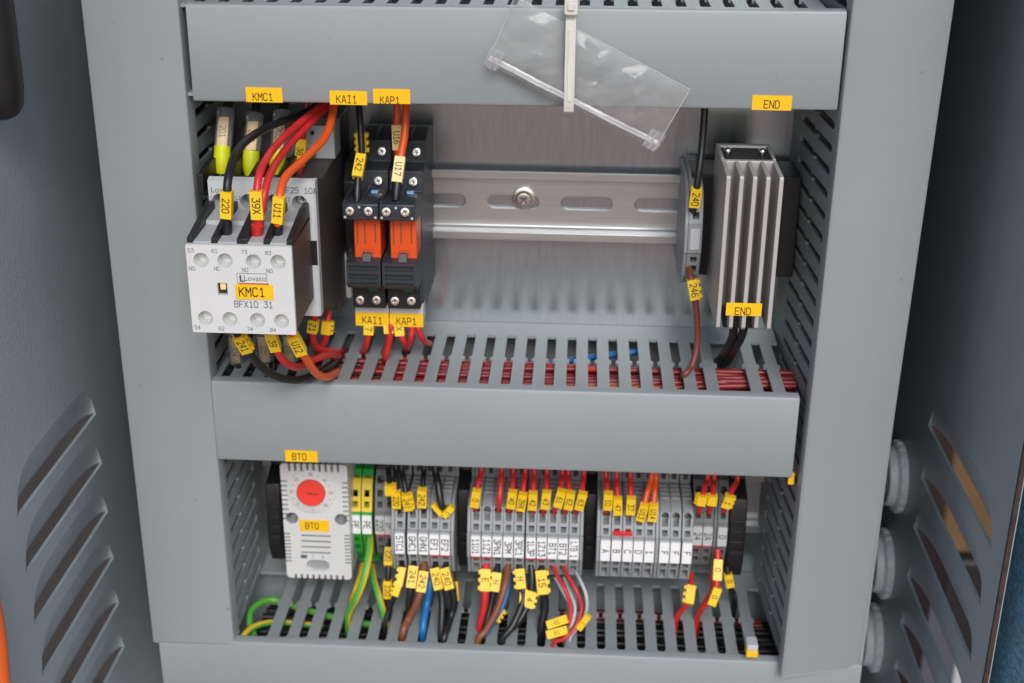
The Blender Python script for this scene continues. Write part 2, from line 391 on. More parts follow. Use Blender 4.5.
def label_plate(parent, c, w, h, txt, m='label', n=V((0, -1, 0)), up=Z, th=.35, ts=.5, dx=0, dz=0, rot=0):
    n = n.normalized(); up = (up-n*up.dot(n)).normalized(); ax = up.cross(n)*1.0
    ax = n.cross(up)*-1
    if ax.x < 0: ax = -ax
    if rot: a2 = ax*cos(rot)+up*sin(rot); up = up*cos(rot)-ax*sin(rot); ax = a2
    q = MB(); q.obox(c+n*(th/2), ax, n, up, w/2, th/2, h/2)
    q.text(txt, c+n*(th+.06)+ax*dx+up*dz, ax, up, h*ts, maxw=w*.8)
    return q.build('label', [m, 'ink'], parent, bevel=0)
def ducth(label, x0, x1, z0, z1, phase, cx0, cx1, miss=(), tilt=0):
    t = thing('wiring_duct', ((x0+x1)/2, 0, (z0+z1)/2), label, 'cable duct', 'grey slotted wiring ducts')
    ch = MB(); ch.box(x0, x1, -1.8, -.3, z0+1.6, z1-1.6)
    slotted(ch, x0, x1, phase, lambda s, d, h: V((s, -d-.3, z1-1.6+h)), miss=miss)
    slotted(ch, x0, x1, phase, lambda s, d, h: V((s, -d-.3, z0+h)))
    ch.build('channel', 'duct', t)
    cv = MB(); y = -83
    prof = [(-77.4, z1+.1), (-77.4, z1+1.1), (-81, z1+1.1), (-82.4, z1+.7), (y, z1-.6), (y, z0+.4), (-82.4, z0-.8), (-81, z0-1.2), (-74, z0-1.2), (-74, z0-.1), (-80.4, z0-.1), (-81.2, z0+.7), (-81.2, z1-.9), (-80.4, z1+.1)]
    cv.prism(prof, fyz, cx0, cx1)
    if tilt:
        c0 = V(((cx0+cx1)/2, y, (z0+z1)/2))
        for i, v in enumerate(cv.v): cv.v[i] = V((v.x, v.y, v.z+(v.x-c0.x)*tilt))
    cvo = cv.build('cover', 'duct', t, bevel=.25)
    return t, cvo
TZ0, TZ1 = 137, 177
top, topc = ducth('topmost horizontal grey wiring duct, with a clear bag tied on its cover', -139, 127, TZ0+1, TZ1-.5, -2.5, -135.8, 132.4, tilt=.0055)
mid, midc = ducth('middle horizontal grey wiring duct, between the contactor bay and the terminal bay', -139, 127, -33, 6, -74, -138.6, 129, miss=(24,))
bot, botc = ducth('lowest horizontal grey wiring duct, below the terminal blocks', -176.5, 172, -176, -137.2, 44.7-200, -176.5, 172, miss=(4, 5, 31, 32))

def ductv(label, x0, x1, zb, zt, phase, lean):
    t = thing('wiring_duct', ((x0+x1)/2, 0, zb), label, 'cable duct', 'grey slotted wiring ducts')
    ch = MB(); ch.box(x0+1.6+lean, x1-1.6+lean, -1.8, -.3, zb, zt)
    slotted(ch, zb, zt, phase, lambda s, d, h: V((x0+h+lean*(1-d/80), -d-.3, s)), cw=.86)
    slotted(ch, zb, zt, phase, lambda s, d, h: V((x1-1.5+h+lean*(1-d/80), -d-.3, s)), cw=.86)
    ch.build('channel', 'duct', t); return t
ductl = ductv('wide upright grey wiring duct on the left, beside the contactor', -178.5, -139.6, -138.3, 335, P(196.4, 113, x=-139.6).z, 0)
ductr = ductv('upright grey wiring duct on the right, beside the finned heater', 133.4, 172.5, -138.3, 335, P(831, 122, x=133).z, -5.5)
def coverv(t, x0, x1, ztop, zbot, sect_bot):
    """U-shaped cover from a top to a bottom section; sect_bot gives corner shifts (inner-left, inner-right)"""
    pr = lambda xa, xb, ya, yb: [(xa-1.1, -72+(ya+83)), (xa-1.1, ya+2), (xa-.7, ya+.6), (xa+.6, ya), (xb-.6, yb), (xb+.7, yb+.6), (xb+1.1, yb+2), (xb+1.1, -72+(yb+83)), (xb, -72+(yb+83)), (xb, yb+2.1), (xb-.6, yb+1.5), (xa+.6, ya+1.5), (xa, ya+2.1), (xa, -72+(ya+83))]
    A = pr(x0, x1, -83, -83); Bm = pr(*sect_bot); q = MB(); n_ = len(A); K_ = 16; vs = []
    for k in range(K_+1):
        f = k/K_; z = ztop+(zbot-ztop)*f
        vs += [V((a[0]+(c[0]-a[0])*f, a[1]+(c[1]-a[1])*f, z)) for a, c in zip(A, Bm)]
    fs = [(k*n_+i, k*n_+(i+1) % n_, (k+1)*n_+(i+1) % n_, (k+1)*n_+i) for k in range(K_) for i in range(n_)]
    fs += [tuple(range(n_)), tuple(range(K_*n_, (K_+1)*n_))[::-1]]
    q.add(vs, [f[::-1] for f in fs]); return q.build('cover', 'duct', t, bevel=.2)
coverv(ductl, -178.4, -139.8, 336, -138.2, (-178.7, -139.4, -83, -83))
pi_, po_ = P(783, 677, z=-138.5), P(857, 668, z=-138.5)
coverv(ductr, 135.6, 175.3, 336, -138.5, (pi_.x, po_.x, pi_.y, po_.y))

def plate_at(par, u0, u1, v0, v1, txt, y=-83.05, **k):
    a, c = P(u0, v0, y=y), P(u1, v1, y=y)
    return label_plate(par, (a+c)/2, c.x-a.x, a.z-c.z, txt, **k)
plate_at(topc, 245.5, 283, 87, 102.5, 'KMC1', dz=-.8, dx=-.6, ts=.48)
plate_at(topc, 329.5, 367.5, 90.5, 105, 'KAI1', dz=-.6, dx=-.8, ts=.52)
plate_at(topc, 373, 410.5, 88.5, 104, 'KAP1', dz=-1.6, dx=-.8, ts=.46)
plate_at(topc, 752.5, 791, 95, 110.5, 'END', dz=-.6, ts=.5)
plate_at(midc, 285, 318, 450, 462, 'BT0', dz=-.2, dx=-1, ts=.55)

# ------------------------------------------------------------------ DIN rails
def rail(zc, label, x0=-137, x1=133, ph=-4.7):
    t = thing('mounting_rail', (0, 0, zc), label, 'mounting rail', 'horizontal steel mounting rails')
    o = [(-7.5, 17.5), (-7.5, 13.2), (-2.2, 12.6), (-1.4, 11.8), (-1.4, -11.8), (-2.2, -12.6), (-7.5, -13.2), (-7.5, -17.5)]
    i_ = [(-6.4, -17.5), (-6.4, -14.2), (-1.9, -13.7), (-.3, -12.3), (-.3, 12.3), (-1.9, 13.7), (-6.4, 14.2), (-6.4, 17.5)]
    r = MB().prism([(a, b+zc) for a, b in o+i_], fyz, x0, x1).build('rail', 'rail', t)
    c = MB(); k = -4
    while ph+36*k < x1-14:
        if ph+36*k > x0+14: c.prism(stadium(ph+36*k, zc+.5, 25, 6.2), fxz, -4, 2)
        k += 1
    cut(r, c); bv = r.modifiers.new('bevel', 'BEVEL'); bv.width = .35*S; bv.segments = 2; bv.limit_method = 'ANGLE'
    return t
rl = rail(70, 'upper galvanised slotted mounting rail, bare between the relays and the heater')
sp = P(524, 198, y=-2); s_ = MB().lathe(sp, (0, -1, 0), [(0, 5.6), (.9, 5.6), (1.1, 5.2)], 28).build('washer', 'screw', rl)
screw(rl, sp+V((0, -1.0, 0)), (0, -1, 0), 4.2, ang=.8)
rl2 = rail(-91, 'lower mounting rail, behind the terminal blocks and the thermostat')

# ------------------------------------------------------------------ contactor
def funnel(c, r0_, r1_, d, n=24):
    vs = [c+V((r*cos(2*pi*i/n), y, r*sin(2*pi*i/n))) for r, y in ((r0_, 0), (r1_, d), (r1_*.5, d+.2)) for i in range(n)]
    fs = [(k*n+i, (k+1)*n+i, (k+1)*n+(i+1) % n, k*n+(i+1) % n) for k in range(2) for i in range(n)]+[tuple(range(2*n, 3*n))]
    return vs, fs
ct = thing('contactor', (-106, 0, 70), 'light grey contactor with front auxiliary block and yellow KMC1 label, left of the relays', 'contactor')
x0, x1 = -128.3, -83.6
base = MB().prism([(-.5, 26), (-.5, 116), (-40, 116), (-45, 102), (-70, 101), (-93.5, 106), (-93.5, 46), (-72, 42), (-66, 36), (-42, 34), (-40, 26)], fyz, x0+1, x1-1).build('base', 'brownblack', ct, bevel=.5)
f = MB().prism([(-93, 106.5), (-95, 107.5), (-98, 106.5), (-98, 46.5), (-93, 45.5)], fyz, x0, x1)
f = f.build('front_cover', 'lgrey', ct)
holes = [P(u, v, y=-98) for u, v in ((220, 201), (248, 201.6), (273.7, 202), (299.5, 203))]
c = MB()
for h in holes: c.cyl(h+V((0, -3, 0)), h+V((0, 9, 0)), 3.3)
cut(f, c); cut(base, c)
q = MB()
for h in holes: q.add(*funnel(h+V((0, .1, 0)), 3.3, 2.6, 8.4))
q.build('wire_funnel', 'cgrey', ct)
for h in holes: screw(ct, h+V((0, 8.5, 0)), (0, -1, 0), 2.8)
q = MB()
q.text('Lovato', P(222, 190, y=-98.08), X, Z, 2.4, mi=0, sx=1); q.text('BF25 10A', P(299, 190.5, y=-98.08), X, Z, 2.3, mi=0, sx=.9)
for h, t in zip(holes, ('1/L1', '3/L2', '5/L3', '13')): q.text(t, h+V((-5.2 if t != '13' else -5, -.08, 1.5)), X, Z, 1.5, mi=0)
q.build('print', ['greyink'], ct, smooth=False)
# coil terminals and pole partitions at the upper edge
ctm = MB().box(-108, -83.7, -45.5, -30, 102.5, 117.5).build('coil_terminal', 'cgrey', ct)
cc = MB(); hp = P(310, 155, y=-45.5); cc.cyl(hp+V((0, -2, 0)), hp+V((0, 8, 0)), 2.9); hq = P(312, 133, y=-45.5); cc.box(hq.x-1, hq.x+1, -47, -40, hq.z-1, hq.z+1); cut(ctm, cc)
screw(ct, hp+V((0, 7.5, 0)), (0, -1, 0), 2.5)
q = MB()
for u in (212.5, 238, 262.5, 290): p = P(u, 172, y=-75); q.prism([(-46, 100), (-46, 108), (-80, 109.5), (-95, 108), (-95, 100)], fyz, p.x-1.3, p.x+1.3)
q.build('partition', 'dark', ct, bevel=.3)
q = MB()
for u in (226, 251, 276): p = P(u, 178, y=-85); q.box(p.x-4, p.x+4, -94, -86, 100.5, 104.5)
q.build('terminal_clamp', 'screw', ct, bevel=.3)
q = MB().box(x1-1.0, x1+.6, -97.4, -92, 46.5, 107).build('side_trim', 'cgrey', ct, bevel=.3)
q = MB(); p = P(312, 254, y=-98); q.box(p.x-.6, x1+.15, -98.2, -94, p.z-5, p.z+6); p = P(309.5, 217, y=-98); q.box(p.x-.7, p.x+.7, -98.15, -97, p.z-3, p.z+5, 1); p = P(314.5, 296, y=-98); q.box(p.x-.5, p.x+.5, -98.15, -97, p.z-4, p.z+4, 1)
q.build('side_latch', ['dark', 'cgrey'], ct)
MB().box(x1-1.5, x1+1.6, -26, -8, 27, 50).build('rail_foot', 'cream', ct, bevel=.6)
# auxiliary block on the front
AY = -138; TL, TR, BL, BR = (P(*k, y=AY) for k in ((185.5, 244.5), (292, 246.7), (192.5, 332), (295.5, 335)))
ax0, ax1, az0, az1 = (TL.x+BL.x)/2, (TR.x+BR.x)/2, (BL.z+BR.z)/2, (TL.z+TR.z)/2
aux = MB().prism([(-98.5, az0+1), (-98.5, az1+1), (-135.8, az1-1), (-135.8, az0+1)], fyz, ax0+.5, ax1-.05).build('auxiliary_block', 'brownblack', ct, bevel=.4)
fp = MB().prism(rrect(ax1-ax0, az1-az0, .6, 3, (ax0+ax1)/2, (az0+az1)/2), fxz, -136, AY).build('face_plate', 'cream', aux)
c = MB(); hs = []
for (u, v) in ((201, 260), (225, 260.5), (253.5, 261.5), (278, 262)): hs.append(P(u, v, y=AY))
for (u, v) in ((205.5, 318), (230, 319), (257.5, 320), (281.5, 321)): hs.append(P(u, v, y=AY))
for h in hs: c.cyl(h+V((0, -4, 0)), h+V((0, 7, 0)), 3.05, 24)
wn = P(222.5, 289, y=AY); c.box(wn.x-2, wn.x+2, AY-3, AY+4, wn.z-2.6, wn.z+2.6)
cut(fp, c); cut(aux, c)
q = MB()
for h in hs: q.add(*funnel(h+V((0, .05, 0)), 3.03, 2.5, 5.2))
q.build('wire_funnel', 'cream', aux)
MB().box(wn.x-1.1, wn.x+1.2, AY+.8, AY+3.9, wn.z-.6, wn.z+2.3).build('indicator_flag', 'paleyellow', aux, bevel=.2)
q = MB()
for (u, v, t) in ((190.5, 250.5, '53'), (214.5, 251, '61'), (244, 252, '73'), (268, 253, '83'), (192, 268.5, 'NO'), (217, 268.5, 'NC'), (245, 270, 'NO'), (269.5, 271, 'NO'), (197.5, 327.5, '54'), (221.5, 328.5, '62'), (250, 329, '74'), (273, 330, '84')):
    q.text(t, P(u, v, y=AY-.06), X, Z, 1.55, mi=0, sx=.9)
q.text('BFX10 31', P(253.5, 304.5, y=AY-.06), X, Z, 2.6, mi=0, sx=.82)
q.text('Lovato', P(255, 278.5, y=AY-.06), X, Z, 2.3, mi=0, sx=1.0)
lg = P(242, 278.5, y=AY-.06); q.obox(lg, X, Y, Z, 1.0, .05, 1.4); q.obox(lg+V((.3, -.05, .3)), X, Y, Z, .5, .05, 1.1, 1)
for dz in (2.1, -2.1):
    q.obox(P(252, 278.5, y=AY-.05)+V((0, 0, dz)), X, Y, Z, 6, .04, .09)
for dx in (-6, 6): q.obox(P(252, 278.5, y=AY-.05)+V((dx, 0, 0)), X, Y, Z, .09, .04, 2.1)
q.obox(P(254, 284.7, y=AY-.05), X, Y, Z, 6.0, .05, .55, 2)
q.build('print', ['greyink', 'cream', 'redink'], aux, smooth=False)
lp = P(254.5, 291.8, y=AY-.15); label_plate(aux, lp, 15.2, 6.3, 'KMC1', ts=.58, dx=-1.0)
xs = [ax0+1.2, ax0+11.0, ax0+22.2, ax0+32.0, ax1-1.2]
for i, x in enumerate(xs):
    w = 1.15 if i in (0, 1, 3, 4) else 2.1
    MB().prism([(-99, az1-1), (-99, az1+6.2), (-108, az1+6.6), (-135.4, az1+1.9), (-135.4, az1-1.5)], fyz, x-w, x+w).build('partition', 'dark', aux, bevel=.25)
for i in range(4):
    MB().prism([(-101, az1-.5), (-101, az1+3.2), (-115, az1+2.7), (-115.5, az1+1), (-135.3, az1+.4), (-135.3, az1-.6)], fyz, xs[i]+(2.2 if i == 2 else 1.3), xs[i+1]-(2.2 if i == 1 else 1.3)).build('terminal_ledge', 'cgrey', aux, bevel=.2)

# ------------------------------------------------------------------ relays on sockets
def relay(label, xl, txt):
    w = 15.5; xr = xl+w; xc = (xl+xr)/2
    t = thing('relay', (xc, 0, 70), label, 'relay', 'orange relays in black sockets')
    MB().prism([(-.5, 30), (-.5, 107), (-12, 110.5), (-16, 110.5), (-32, 108), (-32, 98), (-36, 96.8), (-44, 97), (-45, 87.5), (-52, 86.6), (-70, 88), (-70, 82), (-54, 80), (-54, 38), (-52, 34), (-50, 30)], fyz, xl, xr).build('socket', 'relaydark', t, bevel=.35)
    MB().prism([(-52, 88.6), (-56, 90), (-76, 92.2), (-78, 91.2), (-78, 84.2), (-75, 83.2), (-52, 83)], fyz, xl-.1, xr+.1).build('front_terminal', 'relaydark', t, bevel=.4)
    rl_ = MB().box(xl+3.4, xr-.3, -52, -71, 52, 83.4).build('relay_body', 'orange', t, bevel=.6)
    q = MB(); rc = lambda u, z: V((xl+3.4+u, -71.08, z))
    for k, (px, h) in enumerate(((1.6, 11), (5, 10), (9.6, 9))): q.obox(rc(px, 76), X, Y, Z, .35, .03, h/2, 1)
    q.text('FEO', rc(6.4, 67.2), X, Z, 1.7, mi=0, sx=1.1, bold=.8); q.build('print', ['brn2', 'brnw'], rl_, smooth=False)
    ret = MB().prism([(-54, 65), (-71.3, 64.6), (-75.5, 63.4), (-76, 53), (-72, 50.2), (-54, 49)], fyz, xl+.1, xr-.1).build('retaining_clip', 'relaydark', t)
    cc = MB()
    for k in range(3): cc.box(xl+1.4, xr-1.4, -82, -74.2, 51.9+3.9*k, 54.3+3.9*k)
    cut(ret, cc)
    MB().prism([(-71.2, 64), (-74.5, 63.6), (-72.4, 67), (-71.2, 67)], fyz, xc-.6, xc+3.4).build('release_tab', 'relaydark', t, bevel=.2)
    MB().box(xl+.2, xr-.2, -50, -62, 36.5, 49).build('lower_terminal', 'dark', t, bevel=.4)
    MB().box(xc-.2, xc+4.6, -62, -63, 45.2, 47.4).build('indicator_lamp', 'greenled', t, bevel=.2)
    MB().prism([(-46, 28), (-46, 35), (-54, 36.2), (-55, 35), (-55, 24.6), (-53, 24.6)], fyz, xl-.1, xr+.1).build('marker_holder', 'greymark', t, bevel=.2)
    label_plate(t, V((xc, -55.02, 28.2)), w+.2, 6.6, txt, ts=.5, dx=0, dz=-.5)
    for (dx, z, y) in ((3.2, 88.3, -78), (11.4, 88.4, -78), (3.6, 40.6, -62), (11.2, 40.8, -62)): screw(t, V((xl+dx, y, z)), (0, -1, .15), 2.35, ang=random.random())
    for (dx, z, y) in ((11.2, 102.6, -32), (11.0, 92.2, -44.8)): screw(t, V((xl+dx, y, z)), (0, -1, .25), 2.3, ang=random.random())
    MB().box(xl+9.5, xl+12.5, -55, -57, 89.4, 91.0).build('blue_tab', 'blueled', t)
    q = MB()
    for dx, z in ((7.3, 90), (1, 85.4), (14.3, 85.4)): q.obox(V((xl+dx, -78.05, z)), X, Y, Z, .5, .03, .5)
    q.build('print', ['greymark'], t, smooth=False)
    for dx in (1.6, 8.6): MB().box(xl+dx, xl+dx+.9, -14, -31, 108.2, 111.2).build('wire_shroud', 'relaydark', t, bevel=.2)
    for dx in (.2, 7.6): MB().box(xl+dx, xl+dx+.9, -52, -77, 90.4, 92.6).build('wire_shroud', 'relaydark', t, bevel=.2)
    return t
relay('orange relay in black socket marked KAI1, nearest the contactor', -75.4, 'KAI1')
relay('orange relay in black socket marked KAP1, the right one beside the bare rail', -59.3, 'KAP1')
# black end stop between contactor and relays
t = thing('end_clamp', (-79, 0, 70), 'black end clamp on the upper rail, squeezed between contactor and first relay', 'end clamp', 'black rail end clamps')
MB().prism([(-.5, 44), (-.5, 98), (-26, 96), (-34, 88), (-34, 52), (-26, 44)], fyz, -82.6, -76).build('clamp_body', 'dark', t, bevel=.5)
screw(t, V((-79.2, -34, 54)), (0, -1, 0), 2.4)

# ------------------------------------------------------------------ heater with fins
ht = thing('enclosure_heater', (101, 0, 70), 'finned aluminium enclosure heater with yellow END label, at the right of the upper rail', 'heater')
hx0, hx1 = 88.9, 112.8
MB().prism([(-31.5, 39), (-31.5, 108), (-33.5, 110.4), (-36, 110.4), (-37, 107.5), (-58, 107.5), (-59, 110), (-62, 110), (-62, 41), (-60, 39)], fyz, hx0, hx1).build('heat_sink', 'alu', ht, bevel=.4)
for i in range(5):
    x = hx0+.9+i*(hx1-hx0-1.8)/4
    MB().prism([(-61.8, 39.5), (-61.8, 109.8), (-85, 109.8), (-85.8, 108.8), (-85.8, 41.5), (-84, 40)], fyz, x-.9, x+.9).build('fin', 'alutip', ht, bevel=.25)
cp = MB().box(hx0+1.6, hx1-1.6, -37.4, -57.6, 107, 109.4).box(hx0, hx0+1.5, -37, -59, 107, 110.2, 1).box(hx1-1.5, hx1, -37, -59, 107, 110.2, 1).build('end_cap', ['dark', 'alu'], ht, bevel=.3)
for x in (hx0+4.4, hx1-4.2): screw(ht, V((x, -43.5, 109.4)), (0, 0, 1), 2.0, ang=random.random())
MB().box(79.2, 129, -5.5, -32.4, 46, 95).build('rail_clip', 'dark', ht, bevel=.6)
q = MB()
for z in (56, 64, 72, 80): q.box(80.5, 87, -32, -33.8, z, z+4)
for z in (56, 64, 72, 80): q.box(114.5, 122, -31.4, -33.4, z, z+4)
q.build('clip_ridge', 'dark', ht, bevel=.3)
a, c = P(726.5, 302.5, y=-86), P(761, 316, y=-86)
label_plate(ht, (a+c)/2, c.x-a.x, a.z-c.z, 'END', ts=.55, dx=-.4, dz=-.8)
MB().box(hx0+4, hx1-4, -60, -76, 37, 43).build('cable_entry', 'dark', ht, bevel=1)

# ------------------------------------------------------------------ terminals
PROF_A = [(-.5, -36), (-.5, 36), (-26, 36), (-26, 21.5), (-47.5, 21.5), (-52, 19), (-56.3, 7.2), (-58, 6.6), (-58, -6.6), (-56.3, -7.2), (-52, -19), (-47.5, -22), (-25, -22), (-25, -36)]
PROF_B = [(-.5, -34), (-.5, 34), (-22, 34), (-22, 27), (-30, 26), (-36, 20), (-40, 7.2), (-41, 6.6), (-41, -6.6), (-40, -7.2), (-36, -20), (-30, -26), (-22, -27), (-22, -34)]
PROF_C = [(-.5, -27), (-.5, 24), (-24, 24.5), (-40, 22), (-46, 19), (-50, 7.2), (-51, 6.6), (-51, -6.6), (-50, -7.2), (-46, -19), (-40, -25), (-24, -27)]
def term_proto(name, prof, w, x, zc, m, label, cat, group, sq, rd, ydeep, band=None, rear=True):
    t = thing(name, (x, 0, zc), label, cat, group)
    bd = MB().prism([(a, b+zc) for a, b in prof], fyz, x-w/2+.04, x+w/2-.04).build('body', m, t)
    c = MB()
    def surf(off):
        for (y0, z0), (y1, z1) in zip(prof, prof[1:]):
            if min(z0, z1) <= off <= max(z0, z1) and abs(z1-z0) > .5 and (y0+y1)/2 < -10 and y0 != -.5:
                return y0+(y1-y0)*(off-z0)/(z1-z0)
        return prof[0][0]
    for s in (1, -1):
        for (o, hx, hz) in sq: c.box(x-hx, x+hx, surf(s*o)-4, surf(s*o)+ydeep, zc+s*o-hz, zc+s*o+hz)
        c.cyl(V((x, surf(s*rd)-6, zc+s*(rd+2))), V((x, surf(s*rd)+9, zc+s*(rd-3))), min(1.95, w/2-.5), 14)
    if rear:
        c.box(x-1.5, x+1.5, -30, -20, zc+29, zc+33.5); c.box(x-1.2, x+1.2, -30, -20, zc+23.5, zc+27)
    cut(bd, c)
    q = MB()
    if rear:
        for k in range(4): q.box(x-w/2+.5, x+w/2-.5, -28-4.2*k, -30-4.2*k, zc+21.4, zc+22.3)
        q.build('rib', m, t)
    if band:
        q = MB().prism([(a-.25, b+zc) for a, b in band], fyz, x-w/2+.02, x+w/2-.02).build('band', 'tyellow', t)
        c2 = MB()
        for (o, hx, hz) in sq: c2.box(x-hx, x+hx, surf(o)-4, surf(o)+ydeep, zc+o-hz, zc+o+hz)
        cut(q, c2)
    return t
def marker(t, x, zc, y, txt, m='white', red=False, w=4.7, h=11.6, ink='ink'):
    q = MB(); q.prism(rrect(w, h, .35, 2, x, zc), fxz, y+1.6, y-.9)
    q.text(txt, V((x, y-.97, zc)), -Z, X, 3.1, maxw=8.8, bold=1.15)
    if red: q.box(x-w/2, x+w/2, y-.3, y-1.0, zc-h/2-.9, zc-h/2-.05, 2)
    q.build('marker', [m, ink, 'redink'], t, smooth=False)
SQA = [(9.2, 1.35, 1.5), (14.2, 1.45, 1.9)]
SQB = [(10.5, 1.25, 1.5), (16.0, 1.3, 1.7)]
ZC = -91
def group_a(us, mks, reds, where, gname, glabel):
    xs = [P(u, 546, y=-57).x for u in us]; proto = None; out = []
    for i, (x, mk) in enumerate(zip(xs, mks)):
        lb = f'grey terminal block marked {mk}, {where[i]}'
        if proto is None:
            proto = term_proto('terminal_block', PROF_A, 5.2, x, ZC, 'term', lb, 'terminal block', gname, SQA, 17.3, 6); t = proto; bare = proto
        else:
            t = copy_tree(proto, (x-proto_x, 0, 0), lb, skip=('marker',))
        if proto is not None and i == 0: proto_x = x
        marker(t, x, ZC, -58, mk, red=i in reds); out.append((t, x))
    return out
g1u = [400.2, 412.8, 423.8, 434.6, 445.2]
G1 = group_a(g1u, ['5TC1', 'GHC1', 'GHN1', 'EF1', 'EF2'], (3, 4), ['leftmost of the row of five', 'second in the row of five', 'middle of the row of five', 'fourth in the row of five', 'right end of the row of five'], 'grey terminal blocks in the row of five', '')
g2u = [475.9, 486.8, 497.5, 508.2, 519, 531, 541.8, 552.5, 563, 574]
nth = ['left end of the row of ten', 'second in the row of ten', 'third in the row of ten', 'fourth in the row of ten', 'fifth in the row of ten', 'sixth in the row of ten', 'seventh in the row of ten', 'eighth in the row of ten', 'ninth in the row of ten', 'right end of the row of ten']
G2 = group_a(g2u, ['11U1', '11Z1', '3PN1', '3PM', '3PC1', '1L3P', '1Z13', 'BT1', 'BT2', 'LTB 1'], (0, 1, 5, 6), nth, 'grey terminal blocks in the row of ten', '')
g3u = [605.3, 616.4, 627.6, 638.4, 649.3, 664.3, 675.2, 687]
nth3 = ['left end of the lettered row', 'under the red jumper, left half', 'under the red jumper, right half', 'fourth in the lettered row', 'fifth in the lettered row', 'first of the three open blocks', 'middle of the three open blocks', 'last of the three open blocks']
G3 = group_a(g3u, ['A', 'B', 'C', 'D', '1', 'F', 'F', 'F'], (), nth3, 'grey terminal blocks in the lettered row', '')
def endplate(x, label, prof=PROF_A, m='term'):
    t = MB().prism([(a*1.0-.3 if a < -1 else a, b+ZC) for a, b in prof], fyz, x-.8, x+.8).build('end_plate', m, base=(x, 0, ZC), bevel=.3)
    tag(t, label, 'end plate', 'grey terminal end plates')
endplate(G1[0][1]-3.6, 'thin grey end plate at the left of the row of five'); endplate(G1[-1][1]+3.6, 'thin grey end plate at the right of the row of five')
endplate(G2[0][1]-3.6, 'thin grey end plate at the left of the row of ten'); endplate(G2[-1][1]+3.6, 'thin grey end plate at the right of the row of ten')
endplate(G3[0][1]-3.6, 'thin grey end plate at the left of the lettered row'); endplate((G3[4][1]+G3[5][1])/2, 'thin grey end plate inside the lettered row, between the marked 1 and the open blocks')
jx0, jx1 = G3[1][1], G3[2][1]
t = MB().box(jx0-2.1, jx1+2.1, -53.2, -56.6, ZC+7.4, ZC+9.6).build('jumper_bridge', 'redw', base=(jx0, -54, ZC+8), bevel=.3)
tag(t, 'small red jumper bridge across the terminals marked B and C', 'jumper')

# earth terminals
eu = [355.2, 366.6]; ex = [P(u, 522, y=-42).x for u in eu]
band = [(-33.5, 22.6), (-36.1, 20), (-40.1, 7.5), (-40.6, 7.0), (-36, 7), (-30, 22)]
ep = term_proto('earth_terminal', PROF_B, 5.4, ex[0], ZC, 'green', 'green and yellow earth terminal next to the thermostat, the left of two', 'terminal block', 'green and yellow earth terminals', SQB, 22.3, 6, band=band, rear=False)
e2 = copy_tree(ep, (ex[1]-ex[0], 0, 0), 'green and yellow earth terminal next to the dark grey blocks, the right of two')
for t, x in ((ep, ex[0]), (e2, ex[1])): marker(t, x, ZC, -41, 'PE', w=4.9, h=10.6)
du = [379.6, 389.4]; dx_ = [P(u, 522, y=-42).x for u in du]
dp = term_proto('terminal_block', PROF_B, 5.2, dx_[0], ZC, 'termdark', 'dark grey terminal block marked 220, right of the earth terminals', 'terminal block', 'low dark grey terminal blocks', SQB, 22.3, 6, rear=False)
d2 = copy_tree(dp, (dx_[1]-dx_[0], 0, 0), 'dark grey terminal block marked 1F, left of the row of five')
marker(dp, dx_[0], ZC, -41, '220', 'greymark', True, h=10.6); marker(d2, dx_[1], ZC, -41, '1F', 'greymark', True, h=10.6)
ru = [697.6, 708]; rx = [P(u, 534, y=-42).x for u in ru]
rp_ = term_proto('terminal_block', PROF_B, 5.1, rx[0], ZC, 'termdark', 'low grey terminal block marked 24, beside the three open blocks', 'terminal block', 'low grey terminal blocks at the right', SQB, 22.3, 6, rear=False)
r2 = copy_tree(rp_, (rx[1]-rx[0], 0, 0), 'low grey terminal block marked 2A, middle of the last three')
r3x = P(722.4, 536, y=-42).x; r3 = copy_tree(rp_, (r3x-rx[0], 0, 0), 'low grey terminal block marked 0, at the far right of the terminals')
for t, x, mk in ((rp_, rx[0], '24'), (r2, rx[1], '2A'), (r3, r3x, '0')): marker(t, x, ZC, -41, mk, 'greymark', mk != '0', h=10.8, w=4.6)
endplate((rx[1]+r3x)/2, 'thin grey end plate between the low blocks marked 2A and 0', PROF_B, 'termdark')
# upper bay terminal
tx = P(695, 240, y=-51).x
ut = term_proto('terminal_block', PROF_C, 6.2, tx, 70, 'term', 'single grey terminal block on the upper rail, left of the heater', 'terminal block', None, [(10.5, 1.5, 1.5), (15.5, 1.6, 1.7)], 21, 7, rear=False)
MB().prism(rrect(4.4, 10, .4, 2, tx, 70), fxz, -49.5, -51.6).build('marker', 'greymark', ut, bevel=.2)
t = MB().prism([(a-.6 if a < -1 else a, b+70) for a, b in PROF_C], fyz, tx-4.9, tx-3.2).build('end_plate', 'term', base=(tx-4, 0, 70), bevel=.4)
tag(t, 'thin grey end plate on the upper rail, against the single terminal block', 'end plate', 'grey terminal end plates')

